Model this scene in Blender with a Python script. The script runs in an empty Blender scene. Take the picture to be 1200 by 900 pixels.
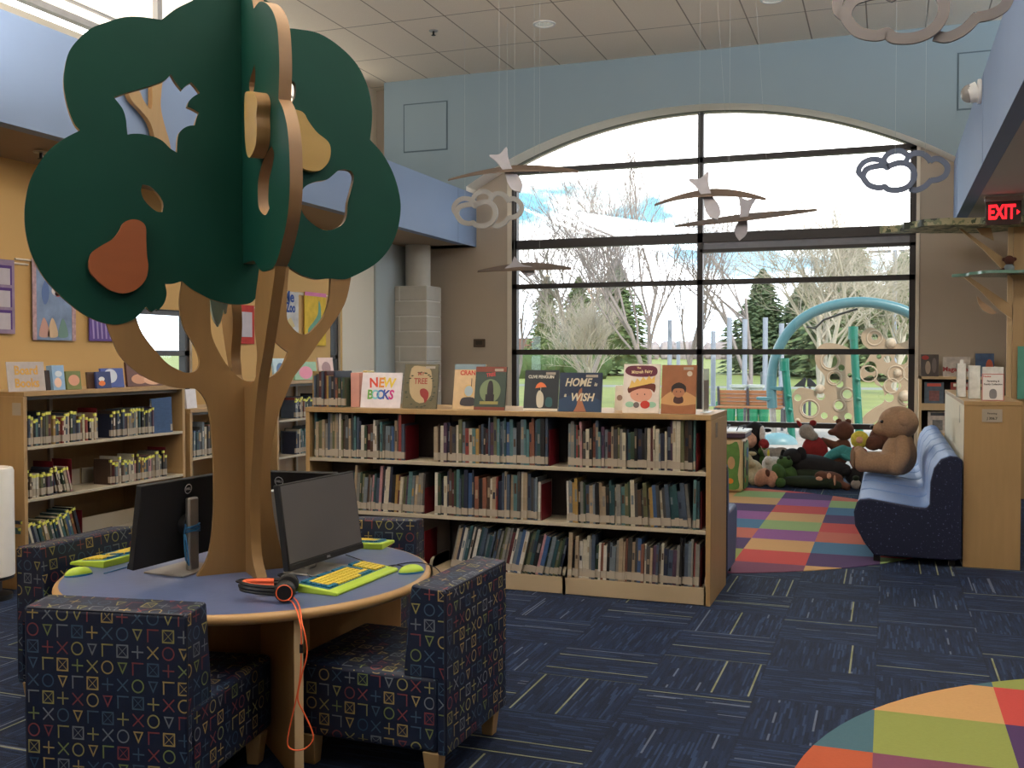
import bpy, bmesh, math, random
from mathutils import Vector, Matrix, noise as mnoise
R=random.Random(7)
PI=math.pi
COL=bpy.context.scene.collection
# ---------------------------------------------------------------- camera model
FOC=1204.0; CAMH=1.5; YAW=math.radians(20.1); PIT=math.atan(33/1204.)
FW=Vector((-math.sin(YAW)*math.cos(PIT),math.cos(YAW)*math.cos(PIT),-math.sin(PIT)))
RT=Vector((math.cos(YAW),math.sin(YAW),0)); UP=RT.cross(FW)
CAM=Vector((0,0,CAMH))
cd=bpy.data.cameras.new('camera'); cam=bpy.data.objects.new('camera',cd); COL.objects.link(cam)
cd.sensor_width=36; cd.lens=FOC/1200*36; cd.clip_end=600; cd.clip_start=.05
mw=Matrix((RT,UP,-FW)).transposed().to_4x4(); mw.translation=CAM; cam.matrix_world=mw
bpy.context.scene.camera=cam
def ray(x,y): return FW*FOC+RT*(x-600)+UP*(450-y)
def on(x,y,ax,v):                       # where a measured sight line meets the plane axis=v
    r=ray(x,y); return CAM+r*((v-CAM[ax])/r[ax])
def wc(r,d): return (r*math.cos(YAW)-d*math.sin(YAW), r*math.sin(YAW)+d*math.cos(YAW))
# ---------------------------------------------------------------- colours, materials
def lin(c):
    if isinstance(c,str): c=tuple(int(c[i:i+2],16) for i in (0,2,4))
    return tuple(((v/255)/12.92 if v/255<=.04045 else ((v/255+.055)/1.055)**2.4) for v in c)+(1,)
MATS={}
class V:
    def __init__(s,nt,k): s.nt=nt; s.k=k
    def _o(s,op,*a):
        n=s.nt.nodes.new('ShaderNodeMath'); n.operation=op
        for i,x in enumerate((s,)+a):
            if isinstance(x,V): s.nt.links.new(x.k,n.inputs[i])
            else: n.inputs[i].default_value=x
        return V(s.nt,n.outputs[0])
    def __add__(s,o): return s._o('ADD',o)
    def __sub__(s,o): return s._o('SUBTRACT',o)
    def __mul__(s,o): return s._o('MULTIPLY',o)
    def __truediv__(s,o): return s._o('DIVIDE',o)
    def floor(s): return s._o('FLOOR')
    def abs(s): return s._o('ABSOLUTE')
    def lt(s,o): return s._o('LESS_THAN',o)
    def gt(s,o): return s._o('GREATER_THAN',o)
    def mn(s,o): return s._o('MINIMUM',o)
    def mx(s,o): return s._o('MAXIMUM',o)
    def mod(s,o): return s._o('FLOORED_MODULO',o)
    def sqrt(s): return s._o('SQRT')
    def inv(s): return (s*-1)+1
def newmat(name):
    m=bpy.data.materials.new(name); m.use_nodes=True; nt=m.node_tree; return m,nt,nt.nodes['Principled BSDF']
def coords(nt,kind='Object'):
    tc=nt.nodes.new('ShaderNodeTexCoord'); sp=nt.nodes.new('ShaderNodeSeparateXYZ'); nt.links.new(tc.outputs[kind],sp.inputs[0])
    return tc.outputs[kind],V(nt,sp.outputs[0]),V(nt,sp.outputs[1]),V(nt,sp.outputs[2])
def mixc(nt,f,a,b):
    n=nt.nodes.new('ShaderNodeMix'); n.data_type='RGBA'
    if isinstance(f,V): nt.links.new(f.k,n.inputs[0])
    else: n.inputs[0].default_value=f
    for i,x in ((6,a),(7,b)):
        if isinstance(x,tuple): n.inputs[i].default_value=x
        else: nt.links.new(x,n.inputs[i])
    return n.outputs[2]
def wnoise(nt,x,y):
    c=nt.nodes.new('ShaderNodeCombineXYZ')
    for i,q in enumerate((x,y)):
        if isinstance(q,V): nt.links.new(q.k,c.inputs[i])
        else: c.inputs[i].default_value=q
    n=nt.nodes.new('ShaderNodeTexWhiteNoise'); n.noise_dimensions='3D'; nt.links.new(c.outputs[0],n.inputs['Vector'])
    return V(nt,n.outputs['Value'])
def noise(nt,vec,scale,detail=3,stretch=None):
    if stretch:
        mp=nt.nodes.new('ShaderNodeMapping'); mp.inputs['Scale'].default_value=stretch; nt.links.new(vec,mp.inputs[0]); vec=mp.outputs[0]
    n=nt.nodes.new('ShaderNodeTexNoise'); n.inputs['Scale'].default_value=scale; n.inputs['Detail'].default_value=detail
    nt.links.new(vec,n.inputs['Vector']); return V(nt,n.outputs[0])
def ramp(nt,f,stops):
    n=nt.nodes.new('ShaderNodeValToRGB'); n.color_ramp.interpolation='CONSTANT' if stops[0]=='c' else 'LINEAR'
    st=stops[1:] if stops[0] in('c','l') else stops
    while len(n.color_ramp.elements)<len(st): n.color_ramp.elements.new(.5)
    for e,(p,c) in zip(n.color_ramp.elements,st): e.position=p; e.color=lin(c)
    nt.links.new(f.k,n.inputs[0]); return n.outputs[0]
def bump(nt,b,h,strength=.2,dist=.01):
    n=nt.nodes.new('ShaderNodeBump'); n.inputs['Strength'].default_value=strength; n.inputs['Distance'].default_value=dist
    nt.links.new(h.k,n.inputs['Height']); nt.links.new(n.outputs[0],b.inputs['Normal'])
def mat(name,c,rough=.6,metal=0,var=.12,scale=14,bmp=0,stretch=None,spec=.5,emit=None):
    if name in MATS: return MATS[name]
    m,nt,b=newmat(name); vec,x,y,z=coords(nt)
    f=noise(nt,vec,scale,4,stretch); L=lin(c)
    d=tuple(max(0,v*(1-var*1.3)) for v in L[:3])+(1,); u=tuple(min(1,v*(1+var)) for v in L[:3])+(1,)
    nt.links.new(mixc(nt,f,d,u),b.inputs['Base Color'])
    b.inputs['Roughness'].default_value=rough; b.inputs['Metallic'].default_value=metal; b.inputs['Specular IOR Level'].default_value=spec
    if bmp: bump(nt,b,noise(nt,vec,scale*6,3),bmp,.004)
    if emit: b.inputs['Emission Color'].default_value=L; b.inputs['Emission Strength'].default_value=emit
    MATS[name]=m; return m
# ---------------------------------------------------------------- mesh builder
def rotm(rx=0,ry=0,rz=0): return (Matrix.Rotation(rz,4,'Z')@Matrix.Rotation(ry,4,'Y')@Matrix.Rotation(rx,4,'X'))
class MB:
    def __init__(s): s.v=[]; s.f=[]; s.m=[]; s.uv=None
    def add(s,vs,fs,mi=0,M=None):
        o=len(s.v)
        for p in vs:
            p=Vector(p); s.v.append(M@p if M else p)
        for f in fs: s.f.append([o+i for i in f]); s.m.append(mi)
        return s
    def box(s,x0,x1,y0,y1,z0,z1,mi=0,M=None):
        vs=[(x,y,z) for x in (x0,x1) for y in (y0,y1) for z in (z0,z1)]
        return s.add(vs,[(0,1,3,2),(4,6,7,5),(0,4,5,1),(2,3,7,6),(0,2,6,4),(1,5,7,3)],mi,M)
    def prism(s,poly,a0,a1,fn,mi=0,mcap=None):   # simple polygon (convex or not, ngon caps)
        n=len(poly); vs=[fn(p[0],p[1],a0) for p in poly]+[fn(p[0],p[1],a1) for p in poly]
        s.add(vs,[(i,(i+1)%n,n+(i+1)%n,n+i) for i in range(n)],mi)
        o=len(s.v)-2*n; mc=mi if mcap is None else mcap
        s.f.append([o+i for i in range(n)][::-1]); s.m.append(mc); s.f.append([o+n+i for i in range(n)]); s.m.append(mc); return s
    def cyl(s,p0,p1,r0,r1=None,n=16,mi=0,caps=True):
        r1=r0 if r1 is None else r1; p0=Vector(p0);p1=Vector(p1); d=(p1-p0).normalized()
        a=d.orthogonal().normalized(); b=d.cross(a)
        vs=[p0+(a*math.cos(2*PI*i/n)+b*math.sin(2*PI*i/n))*r0 for i in range(n)]+[p1+(a*math.cos(2*PI*i/n)+b*math.sin(2*PI*i/n))*r1 for i in range(n)]
        fs=[(i,(i+1)%n,n+(i+1)%n,n+i) for i in range(n)]
        if caps: fs+=[tuple(range(n))[::-1],tuple(range(n,2*n))]
        return s.add(vs,fs,mi)
    def tube(s,pts,r,n=8,mi=0,closed=False):
        pts=[Vector(p) for p in pts]; N=len(pts); o=len(s.v); prev=None
        for i,p in enumerate(pts):
            d=(pts[(i+1)%N if closed else min(i+1,N-1)]-pts[(i-1)%N if closed else max(i-1,0)])
            d=d.normalized() if d.length>1e-9 else Vector((0,0,1))
            a=(prev-d*prev.dot(d)) if prev else d.orthogonal()
            a=a.normalized() if a.length>1e-6 else d.orthogonal().normalized(); prev=a; b=d.cross(a)
            rr=r[i] if isinstance(r,(list,tuple)) else r
            for k in range(n): s.v.append(p+(a*math.cos(2*PI*k/n)+b*math.sin(2*PI*k/n))*rr)
        for i in range(N if closed else N-1):
            j=(i+1)%N
            for k in range(n): s.f.append([o+i*n+k,o+i*n+(k+1)%n,o+j*n+(k+1)%n,o+j*n+k]); s.m.append(mi)
        if not closed:
            s.f.append([o+k for k in range(n)][::-1]); s.m.append(mi); s.f.append([o+(N-1)*n+k for k in range(n)]); s.m.append(mi)
        return s
    def lathe(s,prof,n=32,mi=0,c=(0,0,0),M=None):
        o=len(s.v); c=Vector(c)
        for r,z in prof:
            for k in range(n):
                p=Vector((r*math.cos(2*PI*k/n),r*math.sin(2*PI*k/n),z)); p=(M@p if M else p)+c; s.v.append(p)
        for i in range(len(prof)-1):
            for k in range(n): s.f.append([o+i*n+k,o+i*n+(k+1)%n,o+(i+1)*n+(k+1)%n,o+(i+1)*n+k]); s.m.append(mi)
        return s
    def ell(s,c,r,mi=0,M=None,nu=16,nv=10,fuzz=0,seed=0):
        c=Vector(c); r=Vector(r) if hasattr(r,'__len__') else Vector((r,r,r)); vs=[]
        for j in range(nv+1):
            t=PI*j/nv
            for i in range(nu):
                a=2*PI*i/nu; q=Vector((math.sin(t)*math.cos(a),math.sin(t)*math.sin(a),math.cos(t)))
                k=1+fuzz*(mnoise.noise(q*3.1+Vector((seed,c.x*9,c.z*7))))
                p=Vector((q.x*r.x,q.y*r.y,q.z*r.z))*k
                if M: p=M@p
                vs.append(p+c)
        return s.add(vs,[(j*nu+i,(j+1)*nu+i,(j+1)*nu+(i+1)%nu,j*nu+(i+1)%nu) for j in range(nv) for i in range(nu)],mi)
    def build(s,name,mats,parent=None,bevel=0,uv=False,smooth=35,seg=2,loc=None,rot=None,scale=None):
        me=bpy.data.meshes.new(name); me.from_pydata([tuple(v) for v in s.v],[],s.f)
        if not isinstance(mats,(list,tuple)): mats=[mats]
        for m in mats: me.materials.append(m)
        me.polygons.foreach_set('material_index',s.m)
        bm=bmesh.new(); bm.from_mesh(me); bmesh.ops.remove_doubles(bm,verts=bm.verts,dist=1e-6); bmesh.ops.recalc_face_normals(bm,faces=bm.faces)
        if uv:
            L=bm.loops.layers.uv.new('UVMap')
            for f in bm.faces:
                n=f.normal; ax=max(range(3),key=lambda i:abs(n[i]))
                for l in f.loops:
                    c=l.vert.co; l[L].uv={0:(c.y,c.z),1:(c.x,c.z),2:(c.x,c.y)}[ax]
        bm.to_mesh(me); bm.free()
        if smooth:
            me.polygons.foreach_set('use_smooth',[True]*len(me.polygons)); me.set_sharp_from_angle(angle=math.radians(smooth))
        return link(name,me,parent,bevel,loc,rot,seg)
def link(name,me,parent=None,bevel=0,loc=None,rot=None,seg=2):
    o=bpy.data.objects.new(name,me); COL.objects.link(o)
    if parent: o.parent=parent
    if loc is not None: o.location=loc
    if rot is not None: o.rotation_euler=rot
    if bevel:
        b=o.modifiers.new('bevel','BEVEL'); b.width=bevel; b.segments=seg; b.limit_method='ANGLE'; b.angle_limit=math.radians(40); b.harden_normals=False
    return o
def tag(o,label=None,cat=None,group=None,kind=None):
    if label: o['label']=label
    if cat: o['category']=cat
    if group: o['group']=group
    if kind: o['kind']=kind
    return o
def thing(name,label,cat,loc=(0,0,0),rz=0,group=None,rot=None):
    o=bpy.data.objects.new(name,None); o.empty_display_size=.1; COL.objects.link(o); o.location=loc
    o.rotation_euler=rot if rot is not None else (0,0,rz)
    return tag(o,label,cat,group)
def struct(mb,name,m,label=None,**k):
    o=mb.build(name,m,**k); o['kind']='structure'
    if label: o['label']=label
    return o
def copy_tree(o,parent=None):
    c=o.copy(); COL.objects.link(c)
    if parent: c.parent=parent
    for ch in [q for q in o.children]: copy_tree(ch,c)
    return c
def cat_rom(pts,n=5,closed=True):
    """smooth a point list; a point with a third element is a corner"""
    N=len(pts); out=[]
    for i in range(N if closed else N-1):
        p1=pts[i]; p2=pts[(i+1)%N]; p0=pts[(i-1)%N] if (closed or i>0) else p1; p3=pts[(i+2)%N] if (closed or i+2<N) else p2
        if len(p1)>2: p0=(2*p1[0]-p2[0],2*p1[1]-p2[1])
        if len(p2)>2: p3=(2*p2[0]-p1[0],2*p2[1]-p1[1])
        for k in range(n):
            t=k/n; out.append(tuple(.5*(2*p1[a]+(p2[a]-p0[a])*t+(2*p0[a]-5*p1[a]+4*p2[a]-p3[a])*t*t+(3*p1[a]-p0[a]-3*p2[a]+p3[a])*t**3) for a in (0,1)))
    if not closed: out.append(tuple(pts[-1][:2]))
    return out
def plate_mesh(loops,th,fn):
    """flat board cut to outline loops[0] with holes loops[1:], thickness th, mapped by fn(x,y,w)"""
    cu=bpy.data.curves.new('tmp','CURVE'); cu.dimensions='2D'; cu.fill_mode='BOTH'; cu.extrude=th/2
    for L in loops:
        sp=cu.splines.new('POLY'); sp.points.add(len(L)-1); sp.use_cyclic_u=True
        for i,p in enumerate(L): sp.points[i].co=(p[0],p[1],0,1)
    ob=bpy.data.objects.new('tmp',cu); COL.objects.link(ob)
    bpy.context.view_layer.update()
    me=bpy.data.meshes.new_from_object(ob.evaluated_get(bpy.context.evaluated_depsgraph_get()))
    bpy.data.objects.remove(ob); bpy.data.curves.remove(cu)
    bm=bmesh.new(); bm.from_mesh(me); bmesh.ops.remove_doubles(bm,verts=bm.verts,dist=1e-6); bm.normal_update()
    vs=[v.co.copy() for v in bm.verts]; fs=[[v.index for v in f.verts] for f in bm.faces]; mi=[0 if abs(f.normal.z)>.7 else 1 for f in bm.faces]
    bm.free(); bpy.data.meshes.remove(me)
    mb=MB()
    mb.v=[Vector(fn(v.x,v.y,v.z)) for v in vs]; mb.f=fs; mb.m=mi; return mb
def text(s,size,mat_,parent,M,ext=.001,name='lettering',align='CENTER',shear=0,sx=1,space=1):
    cu=bpy.data.curves.new('tmp','FONT'); cu.body=s; cu.size=size; cu.extrude=ext; cu.align_x=align; cu.align_y='CENTER'; cu.shear=shear; cu.resolution_u=3; cu.space_character=space; cu.offset=size*.028
    ob=bpy.data.objects.new('tmp',cu); COL.objects.link(ob); bpy.context.view_layer.update()
    me=bpy.data.meshes.new_from_object(ob.evaluated_get(bpy.context.evaluated_depsgraph_get())); bpy.data.objects.remove(ob)
    me.transform(M@Matrix.Diagonal((sx,1,1,1))); me.materials.clear(); me.materials.append(mat_)
    return link(name,me,parent)
FRONT=Matrix.Rotation(PI/2,4,'X')     # text lying in XY -> standing in XZ, facing -Y
def T(x,y,z): return Matrix.Translation((x,y,z))
SKY=5.4; SUN=3.4; CLL=230; CLR=60; DNFILL=3; AIS=1.1; UPFILL=500; EXPO=0.1
# ---------------------------------------------------------------- materials
maple=mat('maple veneer',(166,136,94),.45,var=.10,scale=5,stretch=(6,6,.7))
maple_d=mat('oiled maple edge',(160,122,76),.4,var=.12,scale=8,stretch=(5,5,.8))
treewood=mat('tree maple panel',(144,110,66),.5,var=.10,scale=5,stretch=(6,6,.7))
birch=mat('pale birch edge',(214,186,142),.5,var=.08,scale=9)
green=mat('dark green stained board',(10,62,50),.5,var=.16,scale=3,bmp=.05,spec=.2)
pear_b=mat('brown stained wood',(150,80,38),.5,var=.1,scale=4,stretch=(1,1,5))
pear_g=mat('mustard stained wood',(166,134,70),.5,var=.1,scale=4,stretch=(1,1,5))
leafgrey=mat('grey green board',(150,172,160),.55)
blue_wall=mat('pale blue paint',(140,157,164),.75,var=.03,scale=2)
blue_bulk=mat('sky blue paint',(128,148,180),.75,var=.03,scale=2)
yellow_wall=mat('warm yellow paint',(206,168,108),.8,var=.04,scale=2)
beige=mat('beige paint',(186,172,154),.8,var=.03,scale=2)
cream=mat('cream paint',(226,216,198),.75,var=.03,scale=2)
greyblue=mat('light grey blue paint',(176,186,188),.75,var=.03,scale=2)
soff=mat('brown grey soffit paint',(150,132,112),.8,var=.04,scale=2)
soff_r=mat('dark grey soffit tile',(196,192,188),.85,var=.05,scale=60)
black=mat('dark bronze window frame',(44,38,38),.45,var=.1)
blk=mat('black plastic',(16,16,17),.45,var=.1)
blkm=mat('matte black panel back',(20,20,22),.65,var=.1)
screen=mat('dark glossy screen',(84,82,84),.4,var=.02,scale=2)
silver=mat('brushed silver',(176,174,170),.35,.8,var=.08,scale=20,stretch=(1,1,20))
alu=mat('silver base plate',(160,156,150),.4,.6)
white=mat('white plastic',(228,226,222),.45,var=.03)
metal_b=mat('beige enamelled steel',(176,166,146),.45,var=.05,scale=4)
metal_d=mat('dark steel back',(58,50,46),.6)
kick=mat('tan enamelled kick plate',(172,154,126),.5,var=.05,scale=4)
redm=mat('dark red bookend steel',(104,14,26),.5,var=.08)
lime=mat('lime plastic',(176,206,66),.4,var=.04)
kb_y=mat('yellow key plastic',(222,196,70),.45,var=.04)
kb_b=mat('teal blue key plastic',(22,104,140),.45,var=.05)
orange=mat('orange rubber',(240,104,58),.5,var=.05)
bluecord=mat('blue cable',(38,104,150),.5)
navycord=mat('dark navy cable',(18,26,44),.5)
laminate=mat('blue grey laminate',(88,102,140),.32,var=.16,scale=22,stretch=(1,5,1))
rimwood=mat('rounded maple rim',(178,142,94),.35,var=.1,scale=6)
paper=mat('white paper',(226,224,220),.7,var=.03)
pages=mat('book pages',(206,196,172),.85,var=.1,scale=60,stretch=(8,1,1))
lab_w=mat('white spine label',(164,154,140),.6,var=.06)
lab_y=mat('yellow spine tape',(214,214,96),.5,var=.05)
clear=mat('clear acrylic edge',(206,216,214),.15,var=.02)
archm=mat('white arch soffit paint',(240,234,222),.8,var=.02)
concrete=mat('painted block',(196,192,182),.85,var=.06,scale=10,bmp=.15)
mortar=mat('white mortar',(222,220,214),.9,var=.04)
def fabric(name,rowscale=.053):
    m,nt,b=newmat(name); uvn=nt.nodes.new('ShaderNodeUVMap'); sp=nt.nodes.new('ShaderNodeSeparateXYZ'); nt.links.new(uvn.outputs[0],sp.inputs[0])
    x=V(nt,sp.outputs[0])/rowscale+40.3; y=V(nt,sp.outputs[1])/(rowscale*1.03)+60.2
    cx=x.floor(); cy=y.floor(); p=x-cx-.5; q=y-cy-.5; w=.042
    ap=p.abs(); aq=q.abs(); mxx=ap.mx(aq)
    # row shift sequence 0 4 1 3 5 2
    rm=cy.mod(6); sh=rm.gt(.5)*4-rm.gt(1.5)*3+rm.gt(2.5)*2+rm.gt(3.5)*2-rm.gt(4.5)*3
    idx=(cx+sh).mod(6)
    ex=((p-q).abs().mn((p+q).abs())*.707).lt(w)*mxx.lt(.37)
    ri=(((p*p+q*q).sqrt()-.36).abs()).lt(w)
    pl=ap.mn(aq).lt(w)*mxx.lt(.38)
    sq=((mxx-.35).abs()).lt(w)
    sqx=(sq+((p-q).abs().mn((p+q).abs())*.707).lt(w*.45)*mxx.lt(.35)).mn(1)
    ga=(((p+.32).abs().lt(w))+((q-.34).abs().lt(w))).mn(1)*mxx.lt(.385)
    d=(q-.34).mx(ap*.9-(q+.36)*.43); tr=((d+.04).abs()).lt(w)
    def eq(k): return (idx-k).abs().lt(.5)
    mask=ex*eq(0)+ri*eq(1)+tr*eq(2)+ga*eq(3)+sqx*eq(4)+pl*eq(5)
    hue=wnoise(nt,(cx+cy*2).mod(11),cy.mod(5))
    colr=ramp(nt,hue,['c',(0,(176,168,92)),(.2,(70,100,122)),(.38,(138,146,150)),(.55,(150,66,60)),(.68,(196,170,96)),(.82,(50,88,116)),(.92,(140,156,80))])
    vec,_,_,_=coords(nt); f=noise(nt,vec,400,2)
    base=mixc(nt,f,lin((8,19,42)),lin((17,33,64)))
    nt.links.new(mixc(nt,mask*.62,base,colr),b.inputs['Base Color']); b.inputs['Roughness'].default_value=.5
    bump(nt,b,f,.15,.002); return m
fab=fabric('navy fabric printed with coloured shapes')
def carpet():
    m,nt,b=newmat('navy streaked carpet tile'); vec,x,y,z=coords(nt)
    cx=((x+.04)/.5).floor(); cy=((y-.07)/.5).floor(); par=(cx+cy).mod(2).gt(.5)
    s=x*par+y*par.inv(); t=y*par+x*par.inv()
    id_=wnoise(nt,cx,cy)
    k=(s/.0085).floor(); seg=(t/.13+wnoise(nt,k,cx+cy*7)*5).floor()
    a=wnoise(nt,k+id_*50,seg); b2=wnoise(nt,k+id_*31,cx*3+cy); fine=noise(nt,vec,260,2)
    col=mixc(nt,a,lin((15,28,52)),lin((28,47,80)))
    col=mixc(nt,a.gt(.86)*.28,col,lin((64,88,130)))
    col=mixc(nt,b2.gt(.955)*wnoise(nt,k,seg+9).gt(.4)*.42,col,lin((146,158,182)))
    col=mixc(nt,b2.gt(.985)*.6,col,lin((168,172,120)))
    col=mixc(nt,fine*.35,col,lin((10,15,34)))
    ex=((x+.04)/.5); ey=((y-.07)/.5)
    e=(((ex-cx-.5).abs()).gt(.492)+((ey-cy-.5).abs()).gt(.492)).mn(1)
    nt.links.new(mixc(nt,e*.35,col,lin((10,14,28))),b.inputs['Base Color']); b.inputs['Roughness'].default_value=.85
    b.inputs['Specular IOR Level'].default_value=.3
    bump(nt,b,a+fine,.5,.004); return m
carp=carpet()
def rugmat(n,c):
    m,nt,b=newmat('carpet tile '+n); vec,x,y,z=coords(nt); f=noise(nt,vec,60,3,(1,5,1)); g=noise(nt,vec,300,2)
    L=lin(c); L=tuple(v*.82 for v in L[:3])+(1,); d=tuple(v*.72 for v in L[:3])+(1,); nt.links.new(mixc(nt,f,d,L),b.inputs['Base Color']); b.inputs['Roughness'].default_value=.9; bump(nt,b,g,.4,.003); return m
RUG={'tan':rugmat('tan',(224,174,112)),'lime':rugmat('lime',(160,170,84)),'teal':rugmat('teal',(74,116,132)),'org':rugmat('orange',(206,96,56)),'mag':rugmat('magenta',(140,74,104)),
 'red':rugmat('red',(216,74,66)),'pur':rugmat('dark purple',(80,46,104)),'lil':rugmat('lilac',(158,88,160)),'grn':rugmat('light green',(160,190,120)),'blu':rugmat('blue',(70,124,164)),'cor':rugmat('coral',(214,112,88))}
def ceilmat():
    m,nt,b=newmat('acoustic ceiling tile'); vec,x,y,z=coords(nt)
    gx=((x+5.93)/.63); gy=((y-10.57)/1.235)
    ex=(gx-(gx+.5).floor()).abs().lt(.012); ey=(gy-(gy+.5).floor()).abs().lt(.0065)
    f=noise(nt,vec,90,3); 
    col=mixc(nt,f,lin((224,210,190)),lin((244,232,214)))
    nt.links.new(mixc(nt,(ex+ey).mn(1)*.75,col,lin((104,84,66))),b.inputs['Base Color']); b.inputs['Roughness'].default_value=.9; return m
ceilm=ceilmat()
def glassmat():
    m,nt,b=newmat('clear window glass'); nt.nodes.remove(b); out=[n for n in nt.nodes if n.type=='OUTPUT_MATERIAL'][0]
    t=nt.nodes.new('ShaderNodeBsdfTransparent'); g=nt.nodes.new('ShaderNodeBsdfGlossy'); g.inputs['Roughness'].default_value=.02
    fr=nt.nodes.new('ShaderNodeFresnel'); fr.inputs[0].default_value=1.12; mx=nt.nodes.new('ShaderNodeMixShader')
    mx.inputs[0].default_value=.035; nt.links.new(t.outputs[0],mx.inputs[1]); nt.links.new(g.outputs[0],mx.inputs[2]); nt.links.new(mx.outputs[0],out.inputs[0]); return m
glass=glassmat()
def camo():
    m,nt,b=newmat('mottled green and beige leaf print'); vec,x,y,z=coords(nt); f=noise(nt,vec,6,4)
    nt.links.new(ramp(nt,f,['c',(0,(44,52,38)),(.42,(120,128,96)),(.5,(176,168,132)),(.6,(70,84,58))]),b.inputs['Base Color']); return m
camom=camo()
def speck(n,c0,c1,thr=.74,sc=70):
    m,nt,b=newmat(n); vec,x,y,z=coords(nt); f=noise(nt,vec,sc,2); nt.links.new(mixc(nt,f.gt(thr-.1)*.8,lin(c0),lin(c1)),b.inputs['Base Color']); b.inputs['Roughness'].default_value=.8; return m
sofa_end=speck('dark navy speckled upholstery',(12,22,54),(84,98,136),.76)
sofa_top=mat('mid blue woven upholstery',(104,132,182),.5,var=.14,scale=160,bmp=.2)
# ---------------------------------------------------------------- the room
XL=-5.353; XR=.706; YF=12.85; YW=13.22; ZC=5.28; XWL=-6.9; XWR=2.24; XYL=-6.3; YB=-5.0; ZB=3.0; ZT=3.72; XRR=3.9
struct(MB().box(XYL-.12,5,YB-.2,YW,-.12,0),'floor',carp)
struct(MB().box(-8,5,YB-.2,YW+.2,ZC,ZC+.15),'ceiling',ceilm)
def arch(x): return -1.28+math.sqrt(max(0,5.9**2-(x+2.33)**2))
# blue fascia with the arched opening
L=[(-6.59,ZC),(-6.59,ZB+.0)]+[(-5.36,ZB)]+[(-5.36,arch(-5.36))]+[(-5.36+i*(6.07/48),arch(-5.36+i*(6.07/48))) for i in range(1,49)]+[(.712,ZB+.05),(2.0,ZB+.05),(2.0,ZC)]
mb=plate_mesh([L],.37,lambda x,y,w:(x,(YF+YW)/2-w,y)); struct(mb,'wall_fascia',[blue_wall,archm],smooth=20)
def recess(name,x0,x1,z0,z1):      # shallow framed panel: routed groove shown as a raised panel with a dark reveal
    mb=MB(); mb.box(x0,x1,YF-.004,YF+.0,z0,z1,1); g=.018
    mb.box(x0+g,x1-g,YF-.012,YF-.003,z0+g,z1-g,0)
    struct(mb,name,[blue_wall,mat('panel shadow gap',(92,108,116),.8)])
recess('trim_1',-6.29,-5.63,4.29,4.955); recess('trim_2',.71,1.35,4.30,4.955)
# window wall, beige, with the big opening
WX0,WX1=-4.84,.30
top=[(WX0+i*(WX1-WX0)/40,arch(WX0+i*(WX1-WX0)/40)-.0) for i in range(41)]
mb=plate_mesh([[(XYL-.12,0),(5,0),(5,ZC),(XWL,ZC),(XWL,ZB),(XYL-.12,ZB)],[(WX0,.02),(WX1,.02)]+top[::-1]],.2,lambda x,y,w:(x,YW+.1-w,y)); struct(mb,'wall_north',[beige,cream],smooth=20)
# window frame + glass
fw=MB(); FY0,FY1=YW-.0,YW+.10
def bar(x0,x1,z0,z1,y0=FY0,y1=FY1,b=fw): b.box(x0,x1,y0,y1,z0,z1)
zs=[.015,.63,1.545,2.45,3.0,4.02]
bar(WX0,WX0+.07,0,4.06); bar(WX1-.07,WX1,0,arch(WX1)); bar(-2.31,-2.24,0,4.6)
bar(WX0,WX1,0,.06); bar(WX0,WX1,.60,.665); bar(WX0,WX1,1.515,1.585); bar(WX0,WX1,2.41,2.475); bar(WX0,WX1,2.95,3.07)
bar(-2.28,WX1,2.82,2.86); bar(WX0,WX1,3.965,4.035)
for i in range(40):
    a,b_=top[i],top[i+1]
    fw.add([(a[0],FY0,a[1]),(b_[0],FY0,b_[1]),(b_[0],FY0,b_[1]-.006),(a[0],FY0,a[1]-.006),(a[0],FY1,a[1]),(b_[0],FY1,b_[1]),(b_[0],FY1,b_[1]-.006),(a[0],FY1,a[1]-.006)],[(0,1,2,3),(4,7,6,5),(3,2,6,7),(0,4,5,1)])
w1=struct(fw,'window_1',black)
sp=MB(); sp.box(-2.24,WX1-.07,FY0+.03,FY0+.06,2.86,2.95); sp.build('spandrel_strip',mat('grey spandrel film',(120,122,132),.4),w1)
for k,(a,b_) in enumerate(((WX0+.07,-2.31),(-2.24,WX1-.07))):
    P=[(a,.06),(b_,.06)]+[(b_+(a-b_)*i/20,arch(b_+(a-b_)*i/20)-.04) for i in range(21)]
    plate_mesh([P],.008,lambda x,y,w:(x,YW+.05-w,y)).build('pane',[glass,glass],w1)
ws=MB(); ws.box(WX0-.06,WX0,YW-.02,YW+.02,0,4.05); ws.box(WX1,WX1+.04,YW-.02,YW+.02,0,4.0); struct(ws,'trim_3',cream)
# left bulkhead with the lower ceiling behind it
struct(MB().box(XL-.12,XL,YB,YF+.35,ZB,ZT).box(XWL,XL-.12,YB,YF+.35,ZT-.08,ZT),'wall_bulkhead_left',[blue_bulk])
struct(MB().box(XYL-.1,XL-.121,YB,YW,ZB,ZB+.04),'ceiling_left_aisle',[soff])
struct(MB().box(XR,XR+.12,YB,YF+.35,ZB+.06,ZT+.08).box(XR+.12,XWR+.8,YB,YF+.35,ZT,ZT+.08),'wall_bulkhead_right',[blue_bulk])
struct(MB().box(XR+.121,XRR,YB,YW,ZB+.06,ZB+.1),'ceiling_right_aisle',[soff_r])
sm=MB()
for y in (9.2,12.5): sm.box(XR-.003,XR+.001,y,y+.006,ZB+.06,ZT+.08)
for y in (12.55,): sm.box(XL-.001,XL+.003,y,y+.01,ZB,ZT)
struct(sm,'trim_4',mat('drywall seam',(120,138,166),.8))
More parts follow.
